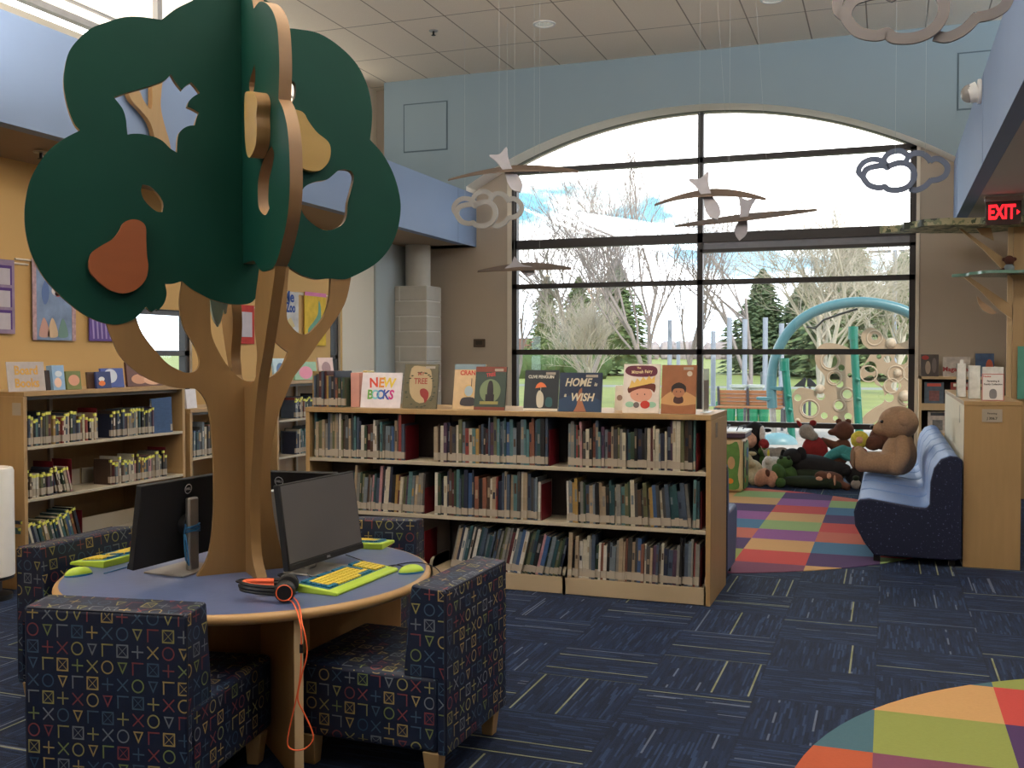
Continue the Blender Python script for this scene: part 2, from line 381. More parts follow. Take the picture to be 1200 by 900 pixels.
# outer upper walls (clerestories)
cl=MB(); cl.box(XWL-.15,XWL,YB,YW,ZT,4.42); cl.box(XWL-.15,XWL,12.6,YW,4.4,ZC); struct(cl,'wall_upper_left',[cream])
cf=MB()
cf.box(XWL-.05,XWL+.03,YB,12.6,4.50,4.56); cf.box(XWL-.05,XWL+.03,YB,12.6,4.66,4.68)
for y in (YB,3.2,5.2,8.47,9.9,11.4,12.55): cf.box(XWL-.06,XWL+.05,y,y+.07,4.42,ZC)
w=struct(cf,'window_2',mat('light grey window frame',(196,192,190),.5))
MB().box(XWL-.02,XWL-.01,4.6,12.6,4.56,ZC).build('roller_shade',mat('glowing roller shade',(216,208,192),.8,emit=1.7,var=.03),w)  # emission stands in for sun glowing through the cloth
MB().box(XWL-.04,XWL-.03,4.6,12.6,4.42,4.50).build('pane',glass,w)
struct(MB().box(XWR,XWR+.15,YB,YW,ZT,4.45),'wall_upper_right',cream)
struct(MB().box(XRR,XRR+.15,YB,YW,0,ZB+.1),'wall_right',beige)
struct(MB().box(-8,5,YB-.2,YB,0,ZC),'wall_back',cream)
# yellow side wall with its two windows
def yz(px,x=XYL): return on(px,400,0,x).y
ya,yb=yz(150),yz(225); yc,yd=yz(387),min(yz(409),11.10)
mb=plate_mesh([[(YB,0),(11.15,0),(11.15,ZB),(YB,ZB)],[(ya,.9),(yb,.9),(yb,1.93),(ya,1.93)],[(yc,.9),(yd,.9),(yd,2.32),(yc,2.32)]],.12,lambda x,y,w:(XYL-.06+w,x,y))
struct(mb,'wall_left',[yellow_wall,cream])
struct(MB().box(XYL-.12,XYL,11.15,11.98,0,ZB),'wall_left_beige',cream)
struct(MB().box(XYL-.12,XYL+.03,11.98,YW,0,ZB),'wall_left_pier',greyblue)
for i,(a,b_,z1,zm) in enumerate(((ya,yb,1.93,1.5),(yc,yd,2.32,1.46))):
    f=MB()
    for q in (a,b_-.07): f.box(XYL-.10,XYL-.03,q,q+.07,.9,z1)
    for q in (.9,zm,z1-.05): f.box(XYL-.10,XYL-.03,a,b_,q,q+.05)
    w=struct(f,'window_%d'%(i+3),black); MB().box(XYL-.07,XYL-.065,a,b_,.9,z1).build('pane',glass,w)
# block clad column
c=thing('block_column','square pale block column with a round upper shaft beside the yellow wall','column',(-6.03,12.75,0))
b=MB(); 
for k in range(12): b.box(-.24,.24,-.24,.24,k*.2035+.006,k*.2035+.1975)
b.build('block_cladding',concrete,c,bevel=.012); mb=MB().box(-.232,.232,-.232,.232,0,2.44)
for k in range(12):
    for x in ((-.17,) if k%2 else ()): mb.box(x,x+.012,-.243,-.23,k*.2035,k*.2035+.2)
mb.build('mortar_core',mortar,c); MB().cyl((0,0,2.44),(0,0,ZB),.17,n=40).build('round_shaft',concrete,c)
c['kind']='structure'
# placard, sprinklers, downlights, camera dome
o=MB().box(-.085,.085,-.02,0,-.055,.055).build('wall_placard',mat('bronze placard',(86,70,56),.4),bevel=.006,loc=on(562,402,1,YW)+Vector((0,0,0))); tag(o,'small bronze placard on the beige wall left of the arched window','sign')
MB().box(-.05,.05,-.026,-.02,-.025,.03).build('inner_plate',mat('dark placard recess',(52,44,38),.4),o)
for (px,py,z,l) in ((508,36,ZC,'chrome sprinkler head in the tiled ceiling beside the downlight'),(48,178,ZB-.02,'sprinkler head under the low brown soffit above the yellow wall')):
    p=on(px,py,2,z); t=thing('sprinkler_head',l,'sprinkler',p,0)
    MB().lathe([(.055,0),(.05,-.008),(.0,-.008)],20).build('escutcheon',silver,t); MB().cyl((0,0,-.008),(0,0,-.05),.012).cyl((0,0,-.05),(0,0,-.054),.025).build('deflector',blk,t)
for px,py,l in ((638,28,'round recessed downlight in the ceiling above the left window half'),(905,-1,'round recessed downlight at the top edge, left of the big cloud')):
    p=on(px,py,2,ZC); t=thing('recessed_downlight',l,'light',p)
    MB().lathe([(.13,0),(.13,-.008),(.105,-.01),(.10,0)],36).build('trim_ring',white,t)
    MB().lathe([(.105,-.004),(.09,-.006),(.05,-.009),(0,-.01)],36).build('reflector',mat('bright reflector',(240,232,214),.15,.7,emit=.15),t)
p=on(1150,107,0,XR); t=thing('security_camera','white dome security camera on the right blue bulkhead','camera',p)
MB().cyl((0,0,-.0),(-.03,0,0),.1,n=28).build('back_plate',white,t,bevel=.005)
MB().ell((-.09,0,-.01),(.07,.075,.075)).build('dome',mat('smoky dome',(150,146,142),.2),t); MB().cyl((-.03,0,0),(-.1,0,-.02),.085,.075,n=28).build('housing',white,t)
# floor rugs inset in the carpet
def rug(name,label,cx,cy,r,cells,default):
    keys=list(RUG); bm=bmesh.new(); bmesh.ops.create_circle(bm,cap_ends=True,segments=96,radius=r,matrix=Matrix.Translation((cx,cy,.004)))
    for k in range(-10,12):
        x=-.04+.5*k
        if abs(x-cx)<r: bmesh.ops.bisect_plane(bm,geom=bm.verts[:]+bm.edges[:]+bm.faces[:],plane_co=(x,0,0),plane_no=(1,0,0))
    for k in range(-4,30):
        y=.07+.5*k
        if abs(y-cy)<r: bmesh.ops.bisect_plane(bm,geom=bm.verts[:]+bm.edges[:]+bm.faces[:],plane_co=(0,y,0),plane_no=(0,1,0))
    me=bpy.data.meshes.new(name)
    for k in keys: me.materials.append(RUG[k])
    for f in bm.faces:
        c=f.calc_center_median(); i=math.floor((c.x+.04)/.5); j=math.floor((c.y-.07)/.5)
        f.material_index=keys.index(cells.get((i,j)) or R.choice(default))
        if f.normal.z<0: f.normal_flip()
    r_=bmesh.ops.extrude_face_region(bm,geom=bm.faces[:]); bmesh.ops.translate(bm,verts=[v for v in r_['geom'] if isinstance(v,bmesh.types.BMVert)],vec=(0,0,-.006))
    bmesh.ops.recalc_face_normals(bm,faces=bm.faces); bm.to_mesh(me); bm.free()
    return tag(link(name,me),label,'carpet')
cells={}
def colm(i,j0,names):
    for k,n in enumerate(names.split()): cells[(i,j0+k)]=n
colm(-2,14,'mag red tan lil grn tan red lil pur'); colm(-1,14,'tan pur blu cor red pur blu grn cor'); colm(-3,14,'tan lime pur cor blu lil pur tan grn cor')
rug('checkered_rug','large round multicoloured checkered carpet inset by the window in front of the stuffed toys',-1.9,9.42,2.45,cells,['tan','red','blu','lil','grn','pur'])
cells={(-1,9):'red',(-1,8):'teal',(-1,7):'org',(-1,6):'org',(0,10):'teal',(0,9):'tan',(0,8):'lime',(0,7):'mag',(1,10):'lime',(1,9):'red',(1,8):'pur',(1,7):'tan'}
rug('checkered_rug','round multicoloured checkered carpet inset at the bottom right corner',1.668,3.567,1.989,cells,['tan','red','teal','lime'])

# wooden branch cut-out fixed to the left bulkhead, seen through the star shaped hole
Q=[on(p[0],p[1],0,XL+.05) for p in [(147,104),(160,106),(166,118),(175,128),(176,104),(175,90),(188,90),(187,104),(186,125),(190,145),(197,170),(200,200),(186,200),(180,168),(174,145),(163,130),(152,118)]]
o=plate_mesh([cat_rom([(q.y,q.z) for q in Q],3)],.04,lambda x,y,w:(XL+.05+w,x,y)).build('branch_cutout',[maple,maple_d]); tag(o,'forked wooden branch cut-out on the left blue bulkhead seen through the star shaped hole','wall decoration')

struct(MB().box(-8.6,-7.0,13.0,13.4,-.1,3.4),'wall_brick_pier',mat('red brick',(150,84,72),.9,var=.4,scale=18))
# ---------------------------------------------------------------- tree table
AX=Vector((*wc(-1.08,4.21),0)); PH=math.radians(28); RZ=YAW+PH      # local x = panel A to the right/away, local -y = towards the viewer
uA=Vector((math.cos(RZ),math.sin(RZ),0)); nA=Vector((math.sin(RZ),-math.cos(RZ),0)); TH=.615
def isect(px,py,n,O=AX):
    r=ray(px,py); t=(O-CAM).dot(n)/r.dot(n); return CAM+r*t-O
def pA(p,off=0):
    q=isect(p[0],p[1],nA,AX+nA*off); return (q.dot(uA),q.z)+tuple(p[2:])
def pB(p,o=.024):
    q=isect(p[0],p[1],uA,AX-uA*o); return (q.dot(nA),q.z)+tuple(p[2:])
def mapA(off=0): return lambda x,y,w:(x,-w-off,y)
def mapB(off=0): return lambda x,y,w:(w+off,-x,y)
tree=thing('tree_sculpture','tall wooden cut-out tree with green canopy and pears standing on the round table','tree sculpture',AX,RZ)
Z0=TH
trunkA=[pA(p) for p in [(240,660),(246,640),(250,600),(250,550),(248,515),(246,492),(243,476),(238,465),(231,457),(223,455),(210,455),(195,452),(175,445),(155,432),(140,417),(132,400),(124,379),(115,350,1),(150,340,1),(159,372),(167,392),(185,415),(197,427),(210,434),(219,437),(228,435),(232,430),(233,424),(231,414),(225,401),(216,386),(211,368),(210,350),(213,329),(213,310,1),(242,310,1),(245,350),(246,380),(248,395),(255,411),(264,426),(273,437),(282,444),(291,447),(300,446),(313,443),(324,437),(331,427),(337,413,1),(328,406),(318,395),(311,375),(311,340),(312,312,1),(338,312,1),(336,335),(335,370),(340,382),(350,391),(360,391),(370,382),(379,370),(384,355),(386,340),(387,315,1),(412,315,1),(410,327),(406,347),(400,362),(387,382),(372,402),(360,420),(349,434),(342,444),(336,458),(330,473),(324,491),(319,515),(316,545),(318,590),(325,630)]]
b=pA((230,676)); e=pA((334,662)); trunkA=[(b[0],Z0,1)]+trunkA+[(e[0],Z0,1)]
plate_mesh([cat_rom(trunkA,3)],.026,mapA()).build('trunk',[treewood,treewood],tree,smooth=25)
front=[(321,300,1),(321,316),(318,340),(313,375),(307,415),(302,444),(299,470),(296,510),(293,560),(292,600),(294,650)]
inner=[(297,446),(299,430),(300,413),(297,380),(298,350),(302,318),(303,300,1)]
F_=[pB(p) for p in front]; I_=[pB(p) for p in inner]; fb=pB((301,679))[0]
oF=F_+[(fb,Z0,1)]; half=oF[::-1]
def mir(P): return [(-p[0],)+tuple(p[1:]) for p in P]
prof=[(fb,Z0,1)]+F_[::-1]+I_[::-1]+[(0,I_[0][1]-.03)]+mir(I_)+mir(F_)+[(-fb,Z0,1)]
plate_mesh([cat_rom(prof,3)],.040,mapB()).build('trunk',[treewood,treewood],tree,smooth=25)
# canopies
A=[(286,-16),(262,-14),(240,-8),(225,0),(207,9),(190,22,1),(165,18.5),(145,19),(125,25),(107,32),(92,45),(81,60),(76,80),(75,100),(80,125),(87,143),(94,152,1),(75,162),(58,175),(45,192),(35,212),(30,235),(29,255),(31,275),(38,300),(52,325),(70,345),(90,362),(110,374),(130,380),(145,379),(160,372),(172,359,1),(175,363),(179,366,1),(183,362),(186,364,1),(192,357),(195,350),(196,342),(194,332,1),(204,332),(214,329,1),(225,338),(237,345),(250,351),(270,356),(291,356),(300,350),(306,338),(311,320),(325,304),(339,312,1),(355,322),(372,327),(386,326),(400,327),(412,325),(440,310),(457,292),(467,270),(471,245),(469,225),(462,202),(450,180),(435,163,1),(437,145),(437,125),(432,100),(420,75),(400,54),(375,38),(350,33),(340,32,1),(334,20),(322,5),(308,-4),(298,-12)]
star=[(134,113,1),(145,109),(158,105),(172,101),(187,96),(195,92),(201,86,1),(207,96),(214,104.5,1),(219,99),(225,95.5,1),(230,101),(235,108,1),(228,112),(222,118),(220,124,1),(227,127),(234,131,1),(231,138),(229,146,1),(221,147),(213,152),(209,160),(208,178,1),(200,173),(192,165),(183,160),(175,158),(165,156),(155,156),(150,157,1),(149,148),(148,138),(144,126)]
leaf=[(167.5,215.5,1),(177,218),(187,228),(192,238),(191,248,1),(184,247),(175,240),(168,231),(166,222)]
hr=[(416,208),(413,222),(409,237),(408,250),(404,261),(393,268),(380,269),(365,260),(356,249),(353,235),(354,225),(360,217),(372,212),(384,210),(392,204),(398,199),(405,198),(413,200)]
slot=[(343,94),(347,97),(348,106),(346,115),(341,121),(337,112),(338,98)]
can=plate_mesh([cat_rom([pA(p,.03) for p in A],4)]+[cat_rom([pA(p,.03) for p in q],3) for q in (star,leaf,hr,slot)],.032,mapA()).build('canopy_panel',[green,mat('dim wooden board edge',(138,106,72),.5)],tree,smooth=25)
B_=[(286,-24),(292,-16),(297,10,1),(304,2),(312,4),(320,15),(325,35),(327,75),(326,116,1),(332,130),(337,155),(339,188),(339,225),(336,257),(330,285),(324,306),(319,315,1),(314,317),(307,318),(302,313),(298,306,1),(294,306)]
PB=[pB(p) for p in B_]; PB=[(max(p[0],.0),)+tuple(p[1:]) for p in PB]
hb=[pB(p) for p in [(318,171,1),(321,180),(319,195),(315,212),(314,235),(315.5,244,1),(311,252),(306,249),(302.5,240),(302,215),(305,198),(311,182)]]
hs=[pB(p) for p in [(298,75,1),(299,88),(297,106),(293,108),(292,96)]]
plate_mesh([cat_rom(PB+mir(PB)[::-1],4),cat_rom(hb,3),cat_rom(hs,3),cat_rom(mir(hb),3)],.046,mapB()).build('canopy_panel',[green,mat('dim wooden board edge',(138,106,72),.5)],tree,smooth=25)
pb=[(104,310),(107,297),(117,289),(132,280),(140,270),(145,261),(155,257),(165,259),(171,266),(171.5,282),(172.5,300),(174,312),(171,327),(160,339),(145,343.5),(130,340),(117,331),(107,320)]
plate_mesh([cat_rom([pA(p,.05) for p in pb],4)],.03,mapA(.0315)).build('pear',[pear_b,pear_b],tree,smooth=25)['label']='brown pear on the left panel'
pg=[(343,130),(350,129),(357,133),(362,142),(372,155),(385,166),(388,177),(385,190),(375,199.5),(362,199.5),(350,193),(342,180),(338,165),(339,148)]
plate_mesh([cat_rom([pA(p,.05) for p in pg],4)],.03,mapA(.0315)).build('pear',[pear_g,pear_g],tree,smooth=25)['label']='mustard pear on the right panel'
pz=[(.30,2.50),(.35,2.44),(.345,2.34),(.42,2.24),(.44,2.15),(.38,2.06),(.27,2.06),(.2,2.13),(.2,2.24),(.265,2.34),(.265,2.45)]
q=[pB(p,.075) for p in [(287,109),(292,107),(298,109),(301,120),(300,135),(300.5,150),(299,170),(293,184),(289,181),(287,165),(286,140),(286,120)]]
plate_mesh([cat_rom(q,4)],.05,mapB(-.049)).build('pear',[pear_g,maple_d],tree,smooth=25)['label']='thick mustard pear on the front panel'
lf=[(245,350,1),(256,353),(266,356,1),(264,368),(261,362,1),(259,374),(255,383,1),(249,372)]
plate_mesh([cat_rom([pA(p,-.2) for p in lf],3)],.03,mapA(-.2)).build('leaf',[leafgrey,leafgrey],tree,smooth=25)
# table
tab=thing('round_table','round computer table with blue grey laminate top around the cut-out tree','table',AX,RZ); TR=.745
MB().lathe([(TR-.022,TH),(0,TH)],96).lathe([(0,TH-.006),(TR-.022,TH-.006),(TR-.022,TH)],96).build('laminate_top',laminate,tab)
pr=[(TR-.022,TH)]+[(TR-.02+.02*math.sin(a),TH-.019+.019*math.cos(a)) for a in [i*PI/10 for i in range(11)]]+[(TR-.022,TH-.038),(0,TH-.038)]
MB().lathe(pr,96).build('wooden_rim',rimwood,tab)
for k,(mp,w) in enumerate(((mapA(),.66),(mapB(),.70))):
    P=[(-w,0),(-w,TH-.04),(w,TH-.04),(w,0)]; plate_mesh([P],.035,mp).build('pedestal_panel',[maple_d,birch],tab,bevel=.003)
pd=MB().lathe([(.24,TH-.04),(.24,0)],48); pd.build('pedestal_drum',maple_d,tab)
for a,rr in ((-1.9,.20),(-.95,.19),(2.3,.2)):
    g=MB(); c_=(rr*math.cos(a),rr*math.sin(a),TH); g.lathe([(.036,0),(.036,.004),(.028,.005),(.026,.002),(0,.002)],28,c=c_); g.build('cable_grommet',blk,tab)
# chairs
def make_chair():
    t=thing('lounge_chair','','chair')
    w=.285
    MB().box(-w,w,.03,.64,.11,.385).build('seat',fab,t,bevel=.022,uv=True,seg=3)
    P=[(.0,.11),(.0,.68),(.01,.69),(.125,.70),(.135,.695),(.165,.40),(.165,.375),(.035,.375),(.035,.11)]
    bk_=MB().prism(P,-w,w,lambda a,b_,x:(x,a,b_)).build('backrest',fab,t,bevel=.012,uv=True,seg=3)
    pp=MB().tube([(-w+.012,.004,.686),(w-.012,.004,.686)],.005,6).tube([(w-.002,.006,.68),(w-.002,.006,.13)],.004,6).tube([(-w+.002,.006,.68),(-w+.002,.006,.13)],.004,6)
    pp.build('piping',mat('dark navy piping',(28,34,52),.5),bk_)
    for sx in (-1,1):
        for y in (.06,.56):
            MB().add([(sx*(w-.03)+a*.032,y+b_*.032,.115) for a,b_ in ((-1,-1),(1,-1),(1,1),(-1,1))]+[(sx*(w-.035)+a*.022,y+b_*.022,0) for a,b_ in ((-1,-1),(1,-1),(1,1),(-1,1))],[(0,1,2,3),(4,7,6,5),(0,4,5,1),(1,5,6,2),(2,6,7,3),(3,7,4,0)]).build('leg',maple,t,bevel=.003)
    return t
CH=[((-1.30,3.25),(.19,.98),'navy patterned lounge chair at the front left of the round table, back to the viewer'),
    ((-.125,3.79),(-.93,.36),'navy patterned lounge chair right of the round table, its seat side in view'),
    ((-2.0,4.60),(.93,-.36),'navy patterned lounge chair behind the left monitor, beside the board book shelves'),
    ((-.72,5.17),(-.19,-.98),'navy patterned lounge chair behind the right monitor, backed against the long bookcase')]
proto=make_chair()
for i,(c_,f_,l) in enumerate(CH):
    o=proto if i==0 else copy_tree(proto)
    x,y=wc(*c_); fx,fy=wc(*f_); o.location=(x,y,0); o.rotation_euler=(0,0,math.atan2(fy,fx)-PI/2); tag(o,l,group='lounge chairs around the round table')
# monitors
def make_monitor():
    t=thing('computer_monitor','','monitor')           # faces local -y, origin on the table under the panel
    tilt=Matrix.Translation((0,0,.05))@Matrix.Rotation(math.radians(-8),4,'X')
    W=.268
    ph=MB().box(-W,W,0,.028,0,.338,0,tilt).build('panel_housing',blkm,t,bevel=.004)
    MB().box(-W+.008,W-.008,-.0015,.0,.028,.331,0,tilt).build('screen',screen,ph)
    MB().box(-W,W,-.004,.0,0,.024,0,tilt).build('lower_bezel',blk,ph,bevel=.002)
    text('DELL',.012,mat('pale grey print',(170,170,172),.4),ph,tilt@T(0,-.0045,.012)@FRONT,.0004)
    MB().tube([tilt@Vector((.019*math.cos(a),.0285,.295+.019*math.sin(a))) for a in [2*PI*i/32 for i in range(32)]],.0016,6,closed=True).build('badge_ring',mat('pale grey print',(170,170,172)),ph)
    text('DELL',.013,mat('pale grey print',(170,170,172)),ph,tilt@T(0,.0292,.295)@Matrix.Rotation(PI,4,'Z')@FRONT,.0004)
    MB().cyl((0,.05,.19),(0,.08,.19),.045,.04,28).build('pivot_mount',blkm,t,bevel=.004)
    MB().box(-.030,.030,.075,.100,.006,.305).build('stand_column',silver,t,bevel=.009,seg=3)
    MB().box(-.12,.12,-.06,.14,0,.008).build('stand_base',alu,t,bevel=.003)
    return t
mon=make_monitor()
def place(o,rd,face,z=TH,l=None):
    x,y=wc(*rd); fx,fy=wc(*face); o.location=(x,y,z); o.rotation_euler=(0,0,math.atan2(fy,fx)+PI/2)
    if l: o['label']=l
    return o
MS=[((-.755,4.20),(.917,-.40),'black monitor facing right with its dark screen in view, orange headphones beside it'),
    ((-1.395,4.24),(-.917,.40),'black monitor seen from behind at the left, blue cable tied round its stand'),
    ((-1.0,4.53),(.22,.96),'black monitor seen from behind, half hidden between trunk and right monitor')]
for i,(p,f_,l) in enumerate(MS): place(mon if i==0 else copy_tree(mon),p,f_,TH,l)
for o in [o for o in COL.objects if o.name.startswith('computer_monitor')]: o['group']='monitors on the tree table'
# keyboards and mice
def make_keyboard():
    t=thing('keyboard','','keyboard')
    MB().prism([(-.095,0),(-.095,.008),(-.09,.014),(.085,.030),(.09,.026),(.09,0)],-.24,.24,lambda a,b_,x:(x,a,b_)).build('case',lime,t,bevel=.005)
    kd=MB().prism([(-.052,.010),(-.052,.0185),(.083,.0315),(.083,.02)],-.222,.222,lambda a,b_,x:(x,a,b_)).build('key_bed',kb_b,t,bevel=.003)
    ky=MB(); kb=MB(); al=math.atan2(.013,.135)
    for r in range(6):
        for c_ in range(20):
            x=-.213+c_*.0215; y=-.047+r*.0215
            if 14.5<c_<15.5 or (r==5 and c_%5==4): continue
            M=T(x,y,.0195+(y+.052)*.0963)@Matrix.Rotation(al,4,'X')
            tgt=kb if (r==5 or c_ in(0,) or (r==0 and c_ in (1,2,11,12,13,14)) or (c_==14 and r>1)) else ky
            tgt.box(0,.0185,0,.0175,0,.006,0,M)
    ky.build('yellow_keys',kb_y,kd); kb.build('blue_keys',kb_b,kd); return t
def make_mouse():
    t=thing('computer_mouse','','mouse')
    MB().ell((0,0,.004),(.031,.055,.030),nu=24,nv=12).build('shell',lime,t)
    MB().ell((0,0,.0),(.033,.057,.02),nu=24,nv=12).build('blue_base',kb_b,t); return t
kb=make_keyboard(); ms=make_mouse()
# cut the lower half of mouse ellipsoids flat at the table
for ch in ms.children:
    for v in ch.data.vertices: v.co.z=max(v.co.z,0)
def flo(px,py,z): 
    p=on(px,py,2,z); return p
K=[((408,681),(.93,-.37),'lime and yellow keyboard in front of the right monitor'),((150,652),(-.93,.37),'lime and yellow keyboard at the left behind the left monitor'),((398,638),(.2,.97),'lime and yellow keyboard mostly hidden behind the right monitor')]
for i,(p,f_,l) in enumerate(K):
    o=kb if i==0 else copy_tree(kb); q=flo(*p,TH); fx,fy=wc(*f_); o.location=(q.x,q.y,TH); o.rotation_euler=(0,0,math.atan2(fy,fx)+PI/2); tag(o,l,group='childrens keyboards on the tree table')
Mm=[((482,671),(.93,-.37),'lime green mouse on the table rim by the right chair'),((92,674),(-.95,.1),'lime green mouse at the left edge of the table')]
for i,(p,f_,l) in enumerate(Mm):
    o=ms if i==0 else copy_tree(ms); q=flo(*p,TH); fx,fy=wc(*f_); o.location=(q.x,q.y,TH); o.rotation_euler=(0,0,math.atan2(fy,fx)+PI/2+.9); tag(o,l,group='lime mice on the tree table')
# cables on the table
def cable(name,label,pts,r,m,n=6,z=None):
    P=[]
    C_=cat3(pts,8)
    return tag(MB().tube(C_,r,n).build(name,m),label,'cable')
def cat3(pts,n=6):
    pts=[Vector(p) for p in pts]; out=[]
    for i in range(len(pts)-1):
        p0=pts[max(i-1,0)];p1=pts[i];p2=pts[i+1];p3=pts[min(i+2,len(pts)-1)]
        for k in range(n):
            t=k/n; out.append(.5*(2*p1+(p2-p0)*t+(2*p0-5*p1+4*p2-p3)*t*t+(3*p1-p0-3*p2+p3)*t**3))
    out.append(pts[-1]); return out
def tp(px,py,dz=.004): return on(px,py,2,TH+dz)
cable('mouse_cable','thin navy cable running across the table to the right mouse',[tp(405,650),tp(425,657),tp(445,664),tp(465,662),tp(477,666)],.0022,navycord)
cable('keyboard_cable','thin navy cable from the right keyboard back over the table rim',[tp(452,667),tp(468,661),tp(490,659),tp(508,664),on(518,673,2,TH-.02)],.0022,navycord)
cable('monitor_cable','thin dark cable hanging under the right monitor',[on(360,672,2,TH+.06),tp(366,677),tp(372,684)],.0025,navycord)
cable('monitor_cable','pale blue looped cable beside the headphones under the right monitor',[on(341,672,2,TH+.05),tp(345,682),tp(350,690),tp(347,694),tp(341,690)],.002,mat('pale blue cable',(140,176,200)))
cable('keyboard_cable','thin blue cable running under the left monitor from the left keyboard',[tp(122,672),tp(140,667),tp(165,660),tp(190,655),tp(205,650)],.0022,bluecord)
# cable wrapped round left stand
lm=[o for o in COL.objects if o.name.startswith('computer_monitor') and 'left, blue' in o['label']][0]
Ml=Matrix.Translation(lm.location)@Matrix.Rotation(lm.rotation_euler.z,4,'Z')
P=[]
for i in range(73):
    a=i/12*2*PI; P.append(Ml@Vector((.038*math.cos(a),.088+.022*math.sin(a),.165+.0035*math.sin(i*.9)+i*.0004)))
P+= [Ml@Vector(q) for q in ((.05,.09,.17),(.06,.1,.12),(.065,.11,.06),(.07,.13,.04),(.075,.13,.09),(.055,.1,.16))]
tag(MB().tube(P,.0032,6).build('network_cable',bluecord),'blue cable wrapped round the left monitor stand','cable')
# headphones
hp=thing('headphones','black and orange headphones lying on the table by the trunk','headphones',tp(336,701,0),YAW+.12)
arc=[(-.165*math.sin(a)*(1-.0*a),-.068*math.cos(a),.040+.012*math.sin(a)) for a in [PI*i/18 for i in range(19)]]
hbnd=MB().tube(arc,.009,8).tube([(q[0]*.99,q[1],q[2]-.012) for q in arc],.007,8).tube([(q[0]*.99,q[1],q[2]+.012) for q in arc],.007,8).build('headband',blk,hp)
MB().tube([(q[0]*.93,q[1]*.88,q[2]-.006) for q in arc[2:-2]],.010,8).tube([(q[0]*.93,q[1]*.88,q[2]+.008) for q in arc[2:-2]],.010,8).build('band_padding',orange,hbnd)
for sy in (-1,1):
    ec=MB().cyl((.0,sy*.062,.040),(.0,sy*.090,.040),.040,.034,28).build('ear_cup',blk,hp,bevel=.006)
    MB().cyl((.0,sy*.040,.040),(.0,sy*.062,.040),.036,.038,28).build('ear_cushion',mat('soft black padding',(26,24,24),.8),ec,bevel=.006)
    MB().tube([(.028*math.cos(a),sy*.0915,.040+.028*math.sin(a)) for a in [2*PI*i/24 for i in range(24)]],.0022,6,closed=True).build('orange_trim',orange,ec)
c0=tp(338,703,.03)
edge=Vector((0,0,0))
def dn(px,py,d):       # point hanging in front of the rim at camera depth d
    r=ray(px,py); return CAM+r*(d/FOC)
P1=[c0,tp(343,706,.01),tp(348,716,.006),dn(352,731,3.47),dn(353,742,3.44),dn(353,760,3.44),dn(352,790,3.44),dn(347,820,3.44),dn(340,850,3.44),dn(337,872,3.44),dn(345,879,3.44),dn(358,877,3.44),dn(367,866,3.44),dn(364,852,3.44),dn(356,835,3.44),dn(349,818,3.44),dn(354,790,3.44),dn(360,765,3.44),dn(357,742,3.44),dn(354,731,3.46),tp(352,716,.006),tp(349,706,.008),tp(344,700,.02)]
tag(MB().tube(cat3(P1,6),.0026,6).build('headphone_cable',orange),'orange headphone cable looping down over the front table rim','cable')
MB().cyl(dn(353,755,3.44),dn(353,765,3.44),.006).build('volume_slider',blk,COL.objects['headphone_cable'])
# white bin at the left edge
p=wc(-612/1204*6.3-.02,6.3); t=thing('waste_bin','white cylindrical bin with a black base cut by the left frame edge','bin',(p[0],p[1],0))
MB().lathe([(0,.0),(.13,0),(.13,.03),(.07,.05),(.07,.11),(.14,.13),(.14,.15)],40).build('base',blk,t); MB().lathe([(.135,.145),(.145,.15),(.145,.79),(.138,.81),(.12,.815),(.11,.80),(0,.80)],40).build('body',white,t)
# ---------------------------------------------------------------- bookcases and books
ORD=['leftmost','second','third','fourth','fifth','sixth','seventh','eighth','ninth','tenth','eleventh','twelfth','thirteenth','fourteenth','fifteenth','sixteenth','seventeenth','eighteenth','nineteenth','twentieth']
TENS={2:'twenty',3:'thirty',4:'forty'}
def ordn(i):
    if i<20: return ORD[i]
    t,u=divmod(i+1,10); 
    return {2:'twentieth',3:'thirtieth',4:'fortieth'}[t] if u==0 else TENS[t]+'-'+['','first','second','third','fourth','fifth','sixth','seventh','eighth','ninth'][u]
BC=[('navy',(34,41,62)),('slate blue',(63,76,94)),('grey blue',(103,114,123)),('dark teal',(38,71,77)),('teal',(75,112,116)),('dark green',(46,64,49)),('olive',(90,93,66)),('mustard',(152,124,70)),('tan',(151,134,112)),('cream',(181,175,158)),('off-white',(190,186,178)),('grey',(119,118,114)),('dark grey',(62,61,61)),('black',(27,27,29)),('maroon',(77,34,38)),('red',(128,55,51)),('brick',(121,78,62)),('brown',(76,58,46)),('plum',(74,53,74)),('pink',(165,123,128)),('blue',(55,84,125))]
BW=[7,8,9,4,4,4,4,2,7,8,7,9,7,6,4,2,3,6,3,2,3]
def cover(n): 
    return mat(n+' book cover',dict(BC)[n],.45,var=.22,scale=26,stretch=(1,1,2.2))
def book_mesh(t,d,h,cn,accent):
    mb=MB(); c=.0022
    mb.box(0,c,0,d,0,h,0).box(t-c,t,0,d,0,h,0).box(c,t-c,0,c,0,h,0).box(c,t-c,c,d-.004,.003,h-.005,1)
    z=R.uniform(.45,.62)*h
    if R.random()<.55: mb.box(t*.2,t*.8,-.0006,.0002,z,z+h*R.uniform(.08,.3),2)
    return mb,[cover(cn),pages,cover(accent)]
NB=[0]; REST=MB(); RESTM=[]
